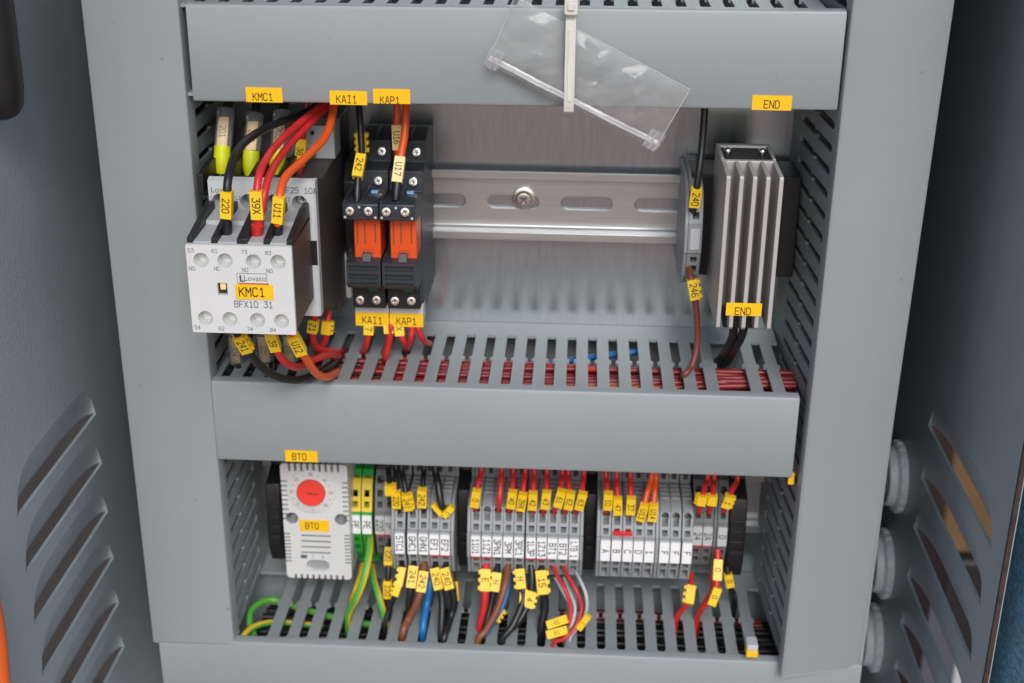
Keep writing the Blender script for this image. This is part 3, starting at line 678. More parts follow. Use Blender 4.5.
# black end clamps on the lower rail
def clamp(x, w, label):
    t = thing('end_clamp', (x, 0, ZC), label, 'end clamp', 'black rail end clamps')
    MB().prism([(-.5, ZC-30), (-.5, ZC+34), (-22, ZC+34), (-24, ZC+24), (-38, ZC+20), (-40, ZC+14), (-40, ZC-16), (-36, ZC-26)], fyz, x-w/2, x+w/2).build('clamp_body', 'dark', t, bevel=.6)
    q = MB()
    for k in range(4): q.box(x-w/2+1, x+w/2-1, -40, -41, ZC-12+6*k, ZC-9+6*k)
    q.build('grip_rib', 'dark', t, bevel=.2)
xa = G1[-1][1]+4.6; xb = G2[0][1]-4.5
clamp((xa+xb)/2, xb-xa-.4, 'black end clamp between the rows of five and ten terminals')
xa = G2[-1][1]+4.6; xb = G3[0][1]-4.5
clamp((xa+xb)/2, xb-xa-.4, 'black end clamp between the row of ten and the lettered row')
clamp(r3x+7.5, 8.6, 'black end clamp at the right end of the terminal row')
clamp(-124.5, 7.6, 'black end clamp left of the white thermostat')

# ------------------------------------------------------------------ thermostat
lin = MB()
th = thing('thermostat', (-100, 0, -86), 'white enclosure thermostat with red dial and yellow BT0 label', 'thermostat')
tx0, tx1, tz0, tz1, ty = -117.2, -83.6, -118.6, -52.2, -50.5
xc, zc = (tx0+tx1)/2, (tz0+tz1)/2
hb = MB().prism(rrect(tx1-tx0, tz1-tz0, 2, 4, xc, zc), fxz, -8, ty).build('housing', 'cream', th)
c = MB()
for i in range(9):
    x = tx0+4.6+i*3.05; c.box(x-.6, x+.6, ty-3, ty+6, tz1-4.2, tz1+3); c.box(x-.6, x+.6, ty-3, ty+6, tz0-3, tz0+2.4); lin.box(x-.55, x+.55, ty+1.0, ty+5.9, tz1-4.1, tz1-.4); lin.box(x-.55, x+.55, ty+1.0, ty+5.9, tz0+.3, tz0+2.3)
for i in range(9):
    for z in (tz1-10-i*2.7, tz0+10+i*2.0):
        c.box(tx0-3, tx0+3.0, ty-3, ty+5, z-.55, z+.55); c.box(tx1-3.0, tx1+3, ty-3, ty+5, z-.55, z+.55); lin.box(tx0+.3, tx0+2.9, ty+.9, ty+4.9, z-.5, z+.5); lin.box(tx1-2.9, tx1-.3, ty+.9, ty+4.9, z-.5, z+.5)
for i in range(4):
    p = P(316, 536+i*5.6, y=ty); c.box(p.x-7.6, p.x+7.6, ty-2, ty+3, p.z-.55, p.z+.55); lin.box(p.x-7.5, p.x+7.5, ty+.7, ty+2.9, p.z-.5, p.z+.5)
for (u, v) in ((292, 518), (341, 519.5)): p = P(u, v, y=ty); c.cyl(p+V((0, -3, 0)), p+V((0, 6, 0)), 3.2, 20)
p = P(318, 565.5, y=ty); c.prism(stadium(p.x, p.z, 12, 6.6), fxz, ty-2, ty+5)
cut(hb, c); bv = hb.modifiers.new('bevel', 'BEVEL'); bv.width = .3*S; bv.segments = 2; bv.limit_method = 'ANGLE'
for (u, v) in ((292, 518), (341, 519.5)): screw(th, P(u, v, y=ty)+V((0, 5.6, 0)), (0, -1, 0), 2.2)
lin.build('vent_shade_liner', 'termdark', th)  # dark inserts give the solid housing's grooves their shade
p = P(318, 565.5, y=ty); MB().prism(stadium(p.x, p.z, 11.6, 6.2), fxz, ty+2.2, ty+4.8).build('oval_shade_liner', 'term', th)  # darker grey insert paints shade into the oval recess
q = MB()
for (u, v) in ((292, 518), (341, 519.5)): q.add(*funnel(P(u, v, y=ty)+V((0, .3, 0)), 3.15, 2.6, 5))
q.build('shaded_screw_well', 'term', th)  # darker grey lining puts shade into the screw recesses
dc = P(311.5, 491.5, y=ty)
dr = MB(); dr.lathe(dc, (0, -1, 0), [(0, 12.3), (.5, 12.2), (.7, 11.7)], 48); dr = dr.build('dial_scale', 'cream', th)
q = MB()
for k, t in enumerate(('0', '10', '20', '30', '40', '50', '60')):
    a = radians(225-45*k); q.text(t, dc+V((10*cos(a), -.78, 10*sin(a))), X, Z, 1.5, mi=0)
    if k < 6: a -= radians(22.5); q.lathe(dc+V((10*cos(a), -.7, 10*sin(a))), (0, -1, 0), [(0, .32), (.08, .32)], 8)
q.text('°C', dc+V((.3, -.78, -10.4)), X, Z, 1.5, mi=0); q.build('print', ['greyink'], dr, smooth=False)
MB().lathe(dc+V((0, -.7, 0)), (0, -1, 0), [(0, 7.3), (1.6, 7.1), (2.1, 6.6)], 40).build('dial', 'dialred', th)
q = MB(); q.text('t_on', dc+V((-1.2, -2.88, .6)), X, Z, 1.3, mi=0); q.obox(dc+V((1.6, -2.85, .1)), X, Y, Z, 2.6, .03, .18); q.build('print', ['ink'], th, smooth=False)
a, c = P(299.5, 519.5, y=ty), P(329.5, 531.5, y=ty); label_plate(th, (a+c)/2, c.x-a.x, a.z-c.z, 'BT0', ts=.5, dx=-1.2)
q = MB(); p = P(304, 556.5, y=ty-.04); q.obox(p, X, Y, Z, 1.6, .03, 1); q.text('1', P(313, 556.5, y=ty-.06), X, Z, 1.6, mi=0); q.text('2', P(323, 556.8, y=ty-.06), X, Z, 1.6, mi=0)
q.build('print', ['greyink'], th, smooth=False)

# ------------------------------------------------------------------ wires
def pts_of(pl):
    o = []
    for p in pl:
        if isinstance(p, V): o.append(p.copy())
        elif p[0] == 'z': o.append(P(p[1], p[2], z=p[3]))
        else: o.append(P(p[0], p[1], y=p[2]))
    return o
TAGN = V((0, -1, .32)).normalized()
def sleeve(par, path, at, txt, L_=9.5, w=4.3, m='sleeve', flange=0, flip=False, nrm=None, tail=False):
    """yellow numbered sleeve threaded on the wire, centred at the path point closest to `at`"""
    i = min(range(len(path)), key=lambda k: (path[k]-at).length)
    tg = (path[min(i+2, len(path)-1)]-path[max(i-2, 0)]).normalized(); c = path[i]
    if tg.z > 0: tg = -tg
    n = nrm or TAGN; n = (n-tg*n.dot(tg)).normalized(); a = tg.cross(n).normalized()
    if a.x < 0: a = -a
    q = MB(); q.obox(c, tg, a, n, L_/2, w/2, w*.42)
    if flange:
        for s in (-1, 0, 1): q.obox(c+a*(w/2*flange)+tg*(s*L_*.36)-n*.4, tg, a, n, L_*.09, 1.1, w*.3)
    if txt:
        tx_ = tg if not flip else -tg
        q.text(txt, c+n*(w*.42+.06), tx_, n.cross(tx_), w*.6, maxw=L_*.8, sx=.85, bold=1.1)
    return q.build('wire_marker', [m, 'ink'], par, bevel=0)
def wire(label, m, r, pl, sleeves=(), group=None, ferrule=None, name='wire', cat='wire', stripe=None, k=7):
    path = spline(pts_of(pl), k); b0 = path[0]
    mats = m if isinstance(m, list) else [m]
    w = MB().tube(path, r, 12, stripe=stripe).build(name, mats, base=b0, angle=60)
    tag(w, label, cat, group)
    for s in sleeves:
        sleeve(w, path, P(s[0], s[1], y=s[2]), *s[3:4], **(s[4] if len(s) > 4 else {}))
    if ferrule:
        fm, fl, fr = ferrule; e = path[-1]; d = (path[-1]-path[-4]).normalized()
        MB().lathe(e-d*fl*.75, d, [(0, fr), (fl*.6, fr), (fl, fr*.7)], 14).build('ferrule', fm, w)
    return w
gc = 'wires at the contactor'
big = dict(L_=11.2, w=4.5)
wire('thick black wire tagged 220, arching into the contactor front block', 'blkw', 1.75, [(335, 92, -50), (305, 113, -58), (268, 127, -82), (240, 147, -108), (229, 175, -124), (227, 200, -128), (227, 234, -126)], [(227.3, 204, -128, '220', big)], gc, ('blkw', 7, 2.1))
wire('red wire arching to tag 39X, the outer of the twin red pair', 'redw', 1.6, [(340, 92, -50), (318, 108, -60), (283, 138, -92), (263, 165, -118), (257, 190, -127), (258, 215, -128), (257, 236, -126)], [(259.5, 206, -128, '39X', dict(L_=11.6, w=4.9))], gc, ('redw', 7.5, 2.5))
wire('red wire arching to tag 39X, the inner of the twin red pair', 'redw', 1.6, [(345, 92, -47), (326, 108, -56), (292, 142, -86), (272, 170, -114), (265, 192, -126), (261, 215, -127.5), (258.5, 232, -126)], (), gc)
wire('orange wire tagged U11, bending into the contactor front block', 'orgw', 1.75, [(334, 92, -60), (333, 112, -66), (325, 137, -82), (303, 160, -102), (285, 178, -118), (279.5, 200, -127), (277.5, 236, -125)], [(279, 212, -128, 'U11', big)], gc, ('blkw', 7, 2.1))
wire('short red wire with yellow sleeve and dark red ferrule at the contactor coil', 'redw', 1.5, [(308, 92, -48), (306, 112, -50), (303, 135, -56), (300, 160, -64), (299, 182, -66)], [(300, 152, -62, '38', dict(L_=11.5, w=4.2))], gc, ('dredw', 9, 2.1))
gp = 'black supply cables in clear sleeves'
def supply(label, pl, sl, fe, txt, m='blkw'):
    w = wire(label, m, 2.2, pl, (), gp)
    a, b = P(*sl[0]), P(*sl[1]); d = (b-a).normalized(); Lh = (b-a).length
    q = MB().lathe(a, d, [(0, 3.9), (Lh, 3.9)], 22); q.f = q.f[:22]; q.m = q.m[:22]
    q.build('clear_sleeve', 'tube', w)
    n_ = (TAGN-d*TAGN.dot(d)).normalized(); ax = d.cross(n_); ax = ax if ax.x > 0 else -ax
    q = MB(); q.obox((a+b)/2+n_*2.55+d*Lh*.12, d, ax, n_, Lh*.38, 2.3, .2); q.text(txt, (a+b)/2+n_*2.82+d*Lh*.12, d, n_.cross(d), 2.6, maxw=Lh*.6)
    q.build('tag_strip', ['paleyellow', 'ink'], w)
    if fe:
        a, b = P(*fe[0]), P(*fe[1]); d = (b-a).normalized(); Lh = (b-a).length
        MB().lathe(a, d, [(0, 3.6), (Lh*.55, 3.7), (Lh*.8, 3.1), (Lh, 2.3)], 20).build('ferrule', 'ferr', w)
supply('left upper black supply cable in clear sleeve tagged 201, yellow ferrule', [(230, 90, -50), (228, 108, -56), (224, 140, -66), (221, 176, -72)], [(226, 110, -58), (223, 148, -68)], [(222.6, 146, -68), (221.3, 174, -72)], '201')
supply('middle upper black supply cable in clear sleeve tagged 202, yellow ferrule', [(258, 90, -50), (256, 112, -57), (252, 145, -66), (250, 180, -72)], [(255, 115, -58), (252, 152, -68)], [(251.6, 151, -68), (250.2, 177, -72)], '202')
supply('right upper black supply cable in clear sleeve tagged 203, behind the red wires', [(286, 90, -50), (283, 112, -57), (279, 145, -66), (276, 180, -72)], [(282, 112, -58), (279, 150, -68)], [(278.6, 149, -68), (276.2, 175, -72)], '203')
supply('left lower black supply cable in clear sleeve under the contactor', [(236, 325, -62), (237, 345, -60), (237, 360, -56), ('z', 239, 372, 4)], [(235, 326, -64), (237, 361, -58)], None, '204')
supply('middle lower black supply cable in clear sleeve under the contactor', [(263, 325, -62), (266, 345, -60), (270, 362, -56), ('z', 272, 376, 4)], [(262, 326, -64), (266.5, 358, -58)], None, '205')
supply('right lower black supply cable in clear sleeve under the contactor', [(289, 325, -62), (290, 345, -60), (291, 362, -56), ('z', 292, 376, 4)], [(289, 326, -64), (291, 358, -58)], None, '206')
mk = dict(L_=10.5, w=4.6)
wire('thick black wire tagged 241, looping out below the contactor', 'blkw', 1.8, [(232, 322, -122), (241, 340, -120), (255, 360, -112), (273, 375, -104), (297, 380, -92), (320, 372, -78), ('z', 337, 360, 6), ('z', 344, 352, -8)], [(243, 342, -119, '241', dict(L_=10.5, w=4.8, flange=1))], gc)
wire('red wire tagged 39, looping below the contactor to the duct', 'redw', 1.7, [(268, 324, -122), (274, 343, -119), (283, 360, -112), (297, 367, -102), (313, 360, -88), (328, 355, -72), ('z', 338, 357, 6), ('z', 345, 352, -8)], [(272.5, 341, -119, '39', mk)], gc)
wire('orange wire tagged U12, bending below the contactor to the duct', 'orgw', 1.8, [(288, 324, -122), (297, 344, -119), (307, 360, -112), (316, 373, -102), (326, 377, -90), ('z', 336, 373, 6.5), ('z', 345, 366, -8)], [(297, 345, -119, 'U12', dict(L_=11.5, w=4.9))], gc)
wire('red wire with small tag from the contactor lower right, nearer the front cover', 'redw', 1.6, [(315, 315, -66), (313, 330, -66), (314, 343, -64), (321, 350, -60), (330, 351, -54), ('z', 340, 352, 5), ('z', 346, 350, -8)], [(315.5, 327, -66, 'Z1', dict(L_=6.5, w=4.6))], gc)
wire('red wire with folded tag under the contactor, nearest the relays', 'redw', 1.5, [(329, 311, -55), (327, 325, -58), (325, 340, -57), (319, 349, -54), ('z', 316, 352, 4), ('z', 316, 352, -10)], [(327, 328, -58, '', dict(L_=6.5, w=4.4, flange=1))], gc)
# relay wires
gr_ = 'wires at the relays'
wire('black wire tagged 242, dropping to the first relay', 'blkw', 1.55, [(357, 92, -48), (359, 108, -52), (361, 135, -57), (361.5, 155, -62), (358.5, 172, -68), (357, 198, -74)], [(359.2, 167.5, -66, '242', big)], gr_, ('blkw', 7, 1.9))
wire('short black wire with folded yellow sleeve behind the wire tagged 242', 'blkw', 1.4, [(358, 92, -40), (359, 110, -40), (361, 135, -42), (362, 160, -42)], [(361, 142, -41, '', dict(L_=9.5, w=4.6, flange=1)), (359.5, 142, -41.2, '', dict(L_=9, w=4.0, flange=-1))], gr_)
wire('orange wire tagged U17, dropping to the second relay', 'orgw', 1.75, [(405, 92, -52), (406, 108, -55), (404.5, 135, -60), (401, 155, -65), (398, 176, -70), (396, 196, -74)], [(398.6, 170, -68, 'U17', dict(L_=11.5, w=4.5, m='paleyellow'))], gr_, ('blkw', 8, 2.2))
wire('orange wire tagged U16, behind the wire tagged U17', 'orgw', 1.7, [(398, 92, -42), (397, 110, -43), (397, 130, -44), (398, 155, -44)], [(398.5, 136, -44, 'U16', dict(L_=11.5, w=4.3, m='paleyellow'))], gr_)
def relw(label, pl, s=None): wire(label, 'redw', 1.5, pl, [s] if s else (), gr_)
relw('red wire below the first relay, under its tag at the left', [(368, 318, -52), (369, 330, -54), (366, 345, -52), ('z', 362, 352, 5), ('z', 360, 352, -10)], (365.5, 328, -54, '7', dict(L_=6, w=4.6)))
relw('red wire below the first relay, under its tag at the right', [(388, 318, -52), (389, 330, -54), (388, 343, -53), ('z', 384, 356, 5), ('z', 381, 362, -10)], (384.5, 326.5, -54, '', dict(L_=6.5, w=4.6)))
relw('pale red wire pressed against the right hand wire of the first relay', [(390, 318, -53), (391, 330, -55), (388.5, 345, -54), ('z', 385, 360, 5), ('z', 382, 365, -10)])
relw('red wire below the second relay, at the left under a yellow tag', [(399, 318, -52), (400, 332, -54), (404, 342, -53), ('z', 408, 349, 5), ('z', 410, 349, -10)], (401, 328, -54, 'X', dict(L_=7, w=4.4)))
relw('red wire below the second relay, middle of three', [(412, 318, -52), (412, 330, -54), (410, 341, -53), ('z', 405.5, 350, 5), ('z', 404, 350, -10)])
relw('red wire below the second relay, rightmost of three', [(417, 318, -52), (419, 330, -54), (424, 341, -50), ('z', 430, 344, 5), ('z', 432, 345, -10)])
# heater side wires
wire('black wire tagged 240, hanging to the single upper terminal', 'blkw', 1.6, [(705, 92, -45), (704.5, 112, -47), (702, 145, -50), (698.5, 175, -54), (695, 200, -54), (693, 212, -47)], [(696, 196, -54, '240', dict(L_=9, w=4.8))], 'wires beside the heater')
wire('red brown wire tagged 246, hanging from the single upper terminal to the duct', 'brn2', 1.5, [(689, 266, -46), (691, 278, -52), (694, 292, -54), (697, 320, -54), (697, 345, -55), (692, 365, -58), ('z', 683, 376, 6), ('z', 679, 380, -10)], [(694, 289, -54, '246', dict(L_=9.5, w=4.8, flange=1))], 'wires beside the heater')
wire('black heater lead, the left of two going into the wide duct opening', 'blkw', 2.0, [(733, 318, -68), (733, 335, -62), (726, 350, -52), ('z', 719, 360, -3), ('z', 714, 362, -20)], (), 'wires beside the heater')
wire('black heater lead, the right of two going into the wide duct opening', 'blkw', 2.0, [(745, 318, -68), (742, 335, -64), (734, 350, -54), ('z', 727, 362, -3), ('z', 722, 366, -20)], (), 'wires beside the heater')

# lower bay, from the middle duct down into the terminals
gt = 'wires dropping from the middle duct into the terminals'; gb = 'wires leaving the terminals for the lowest duct'
def drop(label, m, top, tagp, end, txt, r=1.35, **kw):
    a = P(top[0], top[1], y=-46); up = V((a.x, -44, -26))
    pl = [up, (top[0], top[1], -46), ((top[0]+tagp[0])/2, (top[1]+tagp[1])/2, -52), (tagp[0], tagp[1], -56), (end[0], end[1], -50)]
    wire(label, m, r, pl, [(tagp[0], tagp[1], -56, txt, dict(dict(L_=9.4, w=4.4), **kw))] if txt is not None else (), gt)
drop('black wire with tilted blank yellow tag, above the dark grey terminals', 'blkw', (388, 463), (389.5, 489), (390, 500), '', flange=1, L_=6)
drop('black wire tagged 220, at the left end of the row of five', 'blkw', (396, 463), (396.6, 499), (398, 512), '220')
drop('black wire tagged 241, over the left of the row of five', 'blkw', (401, 463), (407.3, 501.5), (410, 513), '241', flange=1)
drop('black wire tagged 242, over the middle of the row of five', 'blkw', (424, 464), (422.3, 497.5), (423, 511), '242', L_=10.5, w=4.6)
drop('thick black wire with open folded tag, over the right of the row of five', 'blkw', (435, 464), (441.5, 506), (444, 512), None, r=1.8)
c = P(443, 510, y=-57); fl = thing('wire_marker', c, 'open folded yellow wire tag on the thick black wire over the marked EF2', 'wire tag')
q = MB(); q.obox(c+V((-2.8, -.2, .5)), V((.62, 0, -.78)), V((.78, 0, .62)), Y, 3.8, 1.1, 1.8); q.obox(c+V((2.4, -.2, -.4)), V((.62, 0, .78)), V((.78, 0, -.62)), Y, 3.6, 1.7, 1.8); q.text('1', c+V((2.4, -2.1, -.4)), V((.62, 0, .78)), V((-.78, 0, .62)), 2)
q.build('tag_leaf', ['sleeve', 'ink'], fl, bevel=.2)
for top_, tg_, en_, tx_, lb in (((481.7, 466), (475.8, 498), (474.5, 510), '0', 'red wire tagged 0, at the left end of the row of ten'), ((502, 466), (499.5, 500), (498.5, 510), None, 'red wire with no tag, third in the row of ten'), ((513.3, 467), (512, 499), (509, 511), '40', 'red wire tagged 40, over the fourth of the row of ten'), ((525.6, 467), (522, 501.5), (519.5, 511), '39X', 'red wire tagged 39X, over the fifth of the row of ten'), ((534.4, 468), (532.8, 500.5), (532, 511), '42', 'red wire tagged 42, over the sixth of the row of ten'), ((547, 468), (546, 499.5), (543, 512), '43', 'red wire tagged 43, over the seventh of the row of ten'), ((562.5, 469), (559.8, 498), (553.5, 512), '61', 'red wire tagged 61, over the eighth of the row of ten'), ((568.3, 469), (569.6, 500), (564, 512), '62', 'red wire tagged 62, over the ninth of the row of ten'), ((584, 470), (581, 500.5), (575, 512), '63', 'red wire tagged 63, at the right end of the row of ten')):
    drop(lb, 'redw', top_, tg_, en_, tx_, r=1.45, L_=9.8)
for top_, tg_, en_, tx_, lb, m in (((606, 472), (608, 500.4), (605.5, 512), '10', 'red wire tagged 10, at the left end of the lettered row', 'redw'), ((616.7, 472), (617.7, 505.7), (617, 514), '47', 'red wire tagged 47, over the terminal marked B', 'redw'), ((630.5, 472), (630.7, 505.3), (628.5, 514), '37', 'red wire tagged 37, over the terminal marked C', 'redw'), ((652, 473), (642.3, 512), (639.5, 517), 'U13', 'orange wire tagged U13, the left of two over the lettered row', 'orgw'), ((656.5, 473), (653, 512), (651, 518), 'U14', 'orange wire tagged U14, the right of two over the lettered row', 'orgw')):
    drop(lb, m, top_, tg_, en_, tx_, r=1.45, L_=9.6)
drop('red wire with folded blank tag over the low terminal marked 24', 'redw', (708, 475), (701.5, 499.5), (699, 512), '', r=1.4, L_=5.5, flange=-1)
drop('red wire with folded blank tag over the low terminal marked 2A', 'redw', (714.5, 475), (712.3, 499.5), (709, 512), '', r=1.4, L_=5.5, flange=-1)
drop('red wire with folded tag 1 at the far right of the terminals', 'redw', (738, 476), (727.5, 501), (723.5, 511), '1', r=1.4, L_=7, flange=1)

# lower bay, from the terminals down into the lowest duct
def fall(label, m, pl, end, sl=(), r=1.35, stripe=None):
    e = P(end[0], end[1], z=-136); n_ = len(pl)
    ps = [(u, v, y) for (u, v, y) in pl]+[e, e+V((-.6, 1, -13))]
    wire(label, m, r, ps, sl, gb, stripe=stripe)
sm = dict(L_=9.6, w=4.4)
fall('thick green and yellow earth wire bowing left from the earth terminals', ['gyy', 'gyg'], [(370, 538, -40), (369, 553, -52), (365, 575, -60), (357, 597, -62)], (348.5, 614), r=1.9, stripe=3)
fall('yellow side of an earth wire tucked behind the bowed green one', ['gyy', 'gyg'], [(363, 565, -32), (361, 575, -40), (356, 590, -48)], (352, 603), r=1.8, stripe=0)
fall('green and yellow earth wire bowing right from the earth terminals', ['gyy', 'gyg'], [(372, 566, -36), (374, 580, -48), (379, 597, -58)], (385.5, 621), r=1.7, stripe=2)
fall('black wire tagged 220, below the dark grey terminals', 'blkw', [(390.5, 540, -36), (389, 557, -46), (388, 580, -52), (388, 600, -54)], (387, 617), [(389, 557.5, -46, '220', sm), (383.5, 588, -52, '220', sm)], 1.5)
fall('black wire with double folded tags under the marked 5TC1', 'blkw', [(402, 562, -51), (401, 577, -58), (395, 595, -62), (389, 610, -62)], (385, 625), [(402.5, 577, -58, '', dict(L_=9.5, w=3.4, flange=-1)), (394.5, 588, -60, '', dict(L_=6, w=3.4, flange=-1))], 1.4)
fall('black wire tagged 241, under the terminal marked GHC1', 'blkw', [(414, 560, -51), (412.5, 577, -58), (409, 600, -62)], (408, 622), [(412.3, 576.5, -58, '241', dict(L_=11, w=4.9))], 1.6)
fall('thick brown wire tagged 242, under the terminal marked GHN1', 'brnw', [(424, 560, -51), (422.5, 582, -60), (417, 602, -64), (409, 618, -64)], (403, 632), [(422, 582, -60, '242', dict(L_=10.5, w=4.8))], 1.9)
fall('thick blue wire coming down beside the brown wire tagged 242', 'bluew', [(431, 566, -46), (430, 585, -54), (427, 603, -56)], (423, 628), r=1.9)
fall('black wire tagged 240, under the terminal marked EF1', 'blkw', [(435, 562, -51), (437, 579, -58), (442, 600, -62)], (441, 634), [(437, 579, -58, '240', dict(L_=11, w=4.6))], 1.8)
fall('black wire tagged 240, under the terminal marked EF2', 'blkw', [(445, 561, -51), (447.3, 578.5, -58), (454, 598, -60), (451, 616, -62)], (444, 638), [(447.5, 578, -58, '240', dict(L_=11, w=4.8))], 1.8)
fall('black wire with plain side tag, right of the pair tagged 240', 'blkw', [(449, 564, -46), (455, 585, -50), (455, 605, -54)], (448, 628), [(456, 590, -50, '', dict(L_=10, w=3))], 1.5)
fall('thick red wire with folded tag, at the left of the row of ten', 'redw', [(486.5, 560, -51), (485.5, 580, -58), (484.5, 605, -62)], (480, 628), [(484.5, 579, -58, 'E', dict(L_=11, w=5, flange=-1))], 2.0)
fall('black wire with folded tag, beside the thick red wire', 'blkw', [(497, 563, -51), (496, 582, -58), (491, 605, -62)], (484, 634), [(496.5, 582, -58, 'H', dict(L_=9.5, w=4.6, flange=-1))], 1.6)
fall('thick brown wire crossing the blue one under the row of ten', 'brnw', [(508, 562, -51), (505, 585, -62), (497, 610, -68), (486, 630, -72)], (478, 640), r=1.75)
fall('blue wire with small folded tag under the row of ten', 'bluew', [(510, 572, -44), (507, 592, -52), (500, 612, -58)], (487, 632), [(498.5, 616.5, -59, '', dict(L_=7.5, w=3.4, flange=1))], 1.6)
fall('black wire with folded tag, under the terminal marked 3PC1', 'blkw', [(519.5, 562, -51), (521, 582, -58), (523, 600, -62), (513, 625, -70)], (502, 640), [(521.5, 580, -58, 'H', dict(L_=10, w=4.8, flange=-1)), (517, 597, -58, '', dict(L_=8, w=3.6))], 1.8)
fall('black wire with hanging tag, under the terminal marked 1L3P', 'blkw', [(531, 563, -51), (532, 582, -56), (529, 602, -60), (518, 622, -66)], (504, 636), [(532, 600, -59, '4', dict(L_=8.5, w=5, flange=1))], 1.8)
fall('thick black wire with big tag, under the terminal marked 1Z13', 'blkw', [(541.5, 563, -51), (542, 582, -58), (545, 605, -60)], (541, 630), [(541, 581, -59, '15', dict(L_=12, w=5.4, flange=1))], 2.1)
fall('thin red lead bending under the terminal marked BT1', 'redw', [(552, 562, -51), (558, 577, -60), (566, 592, -66), (570.5, 608, -68), (569.5, 622, -70)], (566, 632), r=.95)
fall('thin red lead bending under the terminal marked BT2', 'redw', [(562.5, 562, -51), (568, 576, -60), (577, 592, -66), (581.5, 608, -68), (576, 626, -72), (565, 638, -76)], (553, 644), r=.95)
fall('thin pale grey lead beside the first thin red lead', 'greyw', [(555, 578, -50), (563, 592, -58), (570, 606, -62), (572, 620, -66)], (569, 630), r=.8)
fall('thin pale grey lead between the two thin red leads', 'greyw', [(564, 578, -50), (570, 592, -60), (575, 608, -66), (572, 624, -70)], (566, 634), r=.85)
fall('thin pale grey lead curving out at the right of the row of ten', 'greyw', [(573.5, 568, -48), (580, 580, -58), (586, 595, -64), (586.5, 610, -66), (580, 624, -68)], (570, 638), r=.9)
for (u, v, a_, lb) in ((557.5, 622, .42, 'yellow wire tag lying flat on the lowest duct, the upper of two'), (557.5, 632.5, .35, 'yellow wire tag lying flat on the lowest duct, the lower of two'), (584, 622, 1.05, 'small upright yellow tag at the right of the thin leads')):
    c = P(u, v, y=-72); q = MB(); a1 = V((cos(a_), 0, sin(a_))); n_ = V((0, -.8, .6)); n_ = (n_-a1*n_.dot(a1)).normalized(); a2 = n_.cross(a1)
    q.obox(c, a1, a2, n_, 5.4 if a_ < 1 else 4.6, 2.1 if a_ < 1 else 1.6, 1.5); q.text('61' if u < 570 else '1', c+n_*1.56, a1, a2, 1.9, maxw=8)
    tag(q.build('wire_marker', ['sleeve', 'ink'], base=c), lb, 'wire tag', 'yellow tags near the thin leads')
fall('red wire with folded tag hanging under the low terminal marked 24', 'redw', [(691, 574, -38), (690.5, 586, -46), (688, 602, -52)], (677, 617), [(690, 597, -49, '', dict(L_=9.5, w=4.6, flange=-1))], 1.5)
fall('red wire with two tags at the right end of the terminals', 'redw', [(717.7, 550, -44), (717.5, 570, -50), (714.5, 596, -56), (704, 606, -54)], (697, 618), [(717.5, 568.5, -50, '0', dict(L_=10.5, w=4.4)), (714.6, 597, -56, '0', dict(L_=9.6, w=4.2))], 1.6)
fall('red wire bending behind the tagged one at the right end', 'redw', [(712, 574, -44), (713, 588, -48), (706, 602, -50)], (699, 614), r=1.5)
fall('black wire with a plain yellow tag at the far right of the bay', 'blkw', [(727, 566, -40), (729, 580, -42), (732, 592, -40)], (735, 600), [(729.5, 581, -43, '0', dict(L_=7.5, w=4.2))], 1.5)
p = P(752, 652, y=-83)
t = MB().box(p.x-2.7, p.x+2.7, -76, -83.8, p.z+1.2, p.z+4.2, 0).box(p.x-2.8, p.x+2.8, -77, -84.4, p.z-2.4, p.z+1.1, 1).build('finger_clip', ['greymark', 'label'], base=p, bevel=.4)
tag(t, 'little white and yellow clip on the rim of the lowest duct, at its right end', 'clip')
p = P(791, 479, y=-80); t = MB().box(p.x-1.2, p.x+1.6, -78, -80, p.z-3, p.z+3).build('wire_marker', 'label', base=p, bevel=.2)
tag(t, 'yellow tag peeking out at the lower right end of the middle duct cover', 'wire tag')

# ------------------------------------------------------------------ wires lying inside the ducts
def lay(label, m, x0, x1, y, z, r, grp, wob=1.6, y2=None, z2=None):
    ps = []; N = 12; ph = random.random()*6
    for i in range(N+1):
        f = i/N; ps.append(V((x0+(x1-x0)*f, y+((y2 if y2 is not None else y)-y)*f+wob*sin(ph+f*7), z+((z2 if z2 is not None else z)-z)*f+wob*.7*cos(ph*1.7+f*6))))
    wire(label, m, r, ps, (), grp, k=3)
gm = 'wires lying inside the middle duct'
lb = 'red wire lying lengthwise inside the middle duct, glimpsed through its slots'
for i in range(14):
    y = -62.5+2.8*(i % 8)+random.uniform(-.8, .8); z = (.2 if i < 8 else -4)+random.uniform(-2.2, 1.6)
    lay(lb, 'redw_shade' if i % 3 else 'dredw', -128+random.uniform(0, 14), 131, y, z, 1.5, gm, 2.4)
lay('orange wire at the front inside the middle duct, glimpsed through its slots', 'orgw_shade', -110, 75, -66, 1.2, 1.4, gm, .8)
for i in range(5): lay('red wire lying low at the back inside the middle duct, glimpsed through its slots', 'redw_shade', -125, -20+30*i, -26-4*i, -6-i, 1.5, gm, 2.5, -38, -1.5)
lay('blue wire at the back inside the middle duct, rising under its middle slots', 'bluew', -10, 60, -40, -4, 1.7, gm, .8, -20, 1)
lay('red wire slanting up at the back inside the middle duct, over the left slots', 'redw', -80, 40, -30, -1, 1.5, gm, 2, -46, 1)
for i in range(5): lay('black wire lying inside the middle duct behind the red ones', 'blkw', -130, 130, -22-5*i, -16-random.random()*4, 2, gm)
for i in range(3): lay('dark grey wire crossing inside the left part of the middle duct', 'blkw', -130, -75+8*i, -50-6*i, 1.2+i*.2, 1.3, gm, .8)
gl = 'wires lying inside the lowest duct'
for i in range(13): lay('black wire lying lengthwise inside the lowest duct', 'blkw', -135, 165, -20-4.4*i, -152-random.random()*6, 2.1, gl)
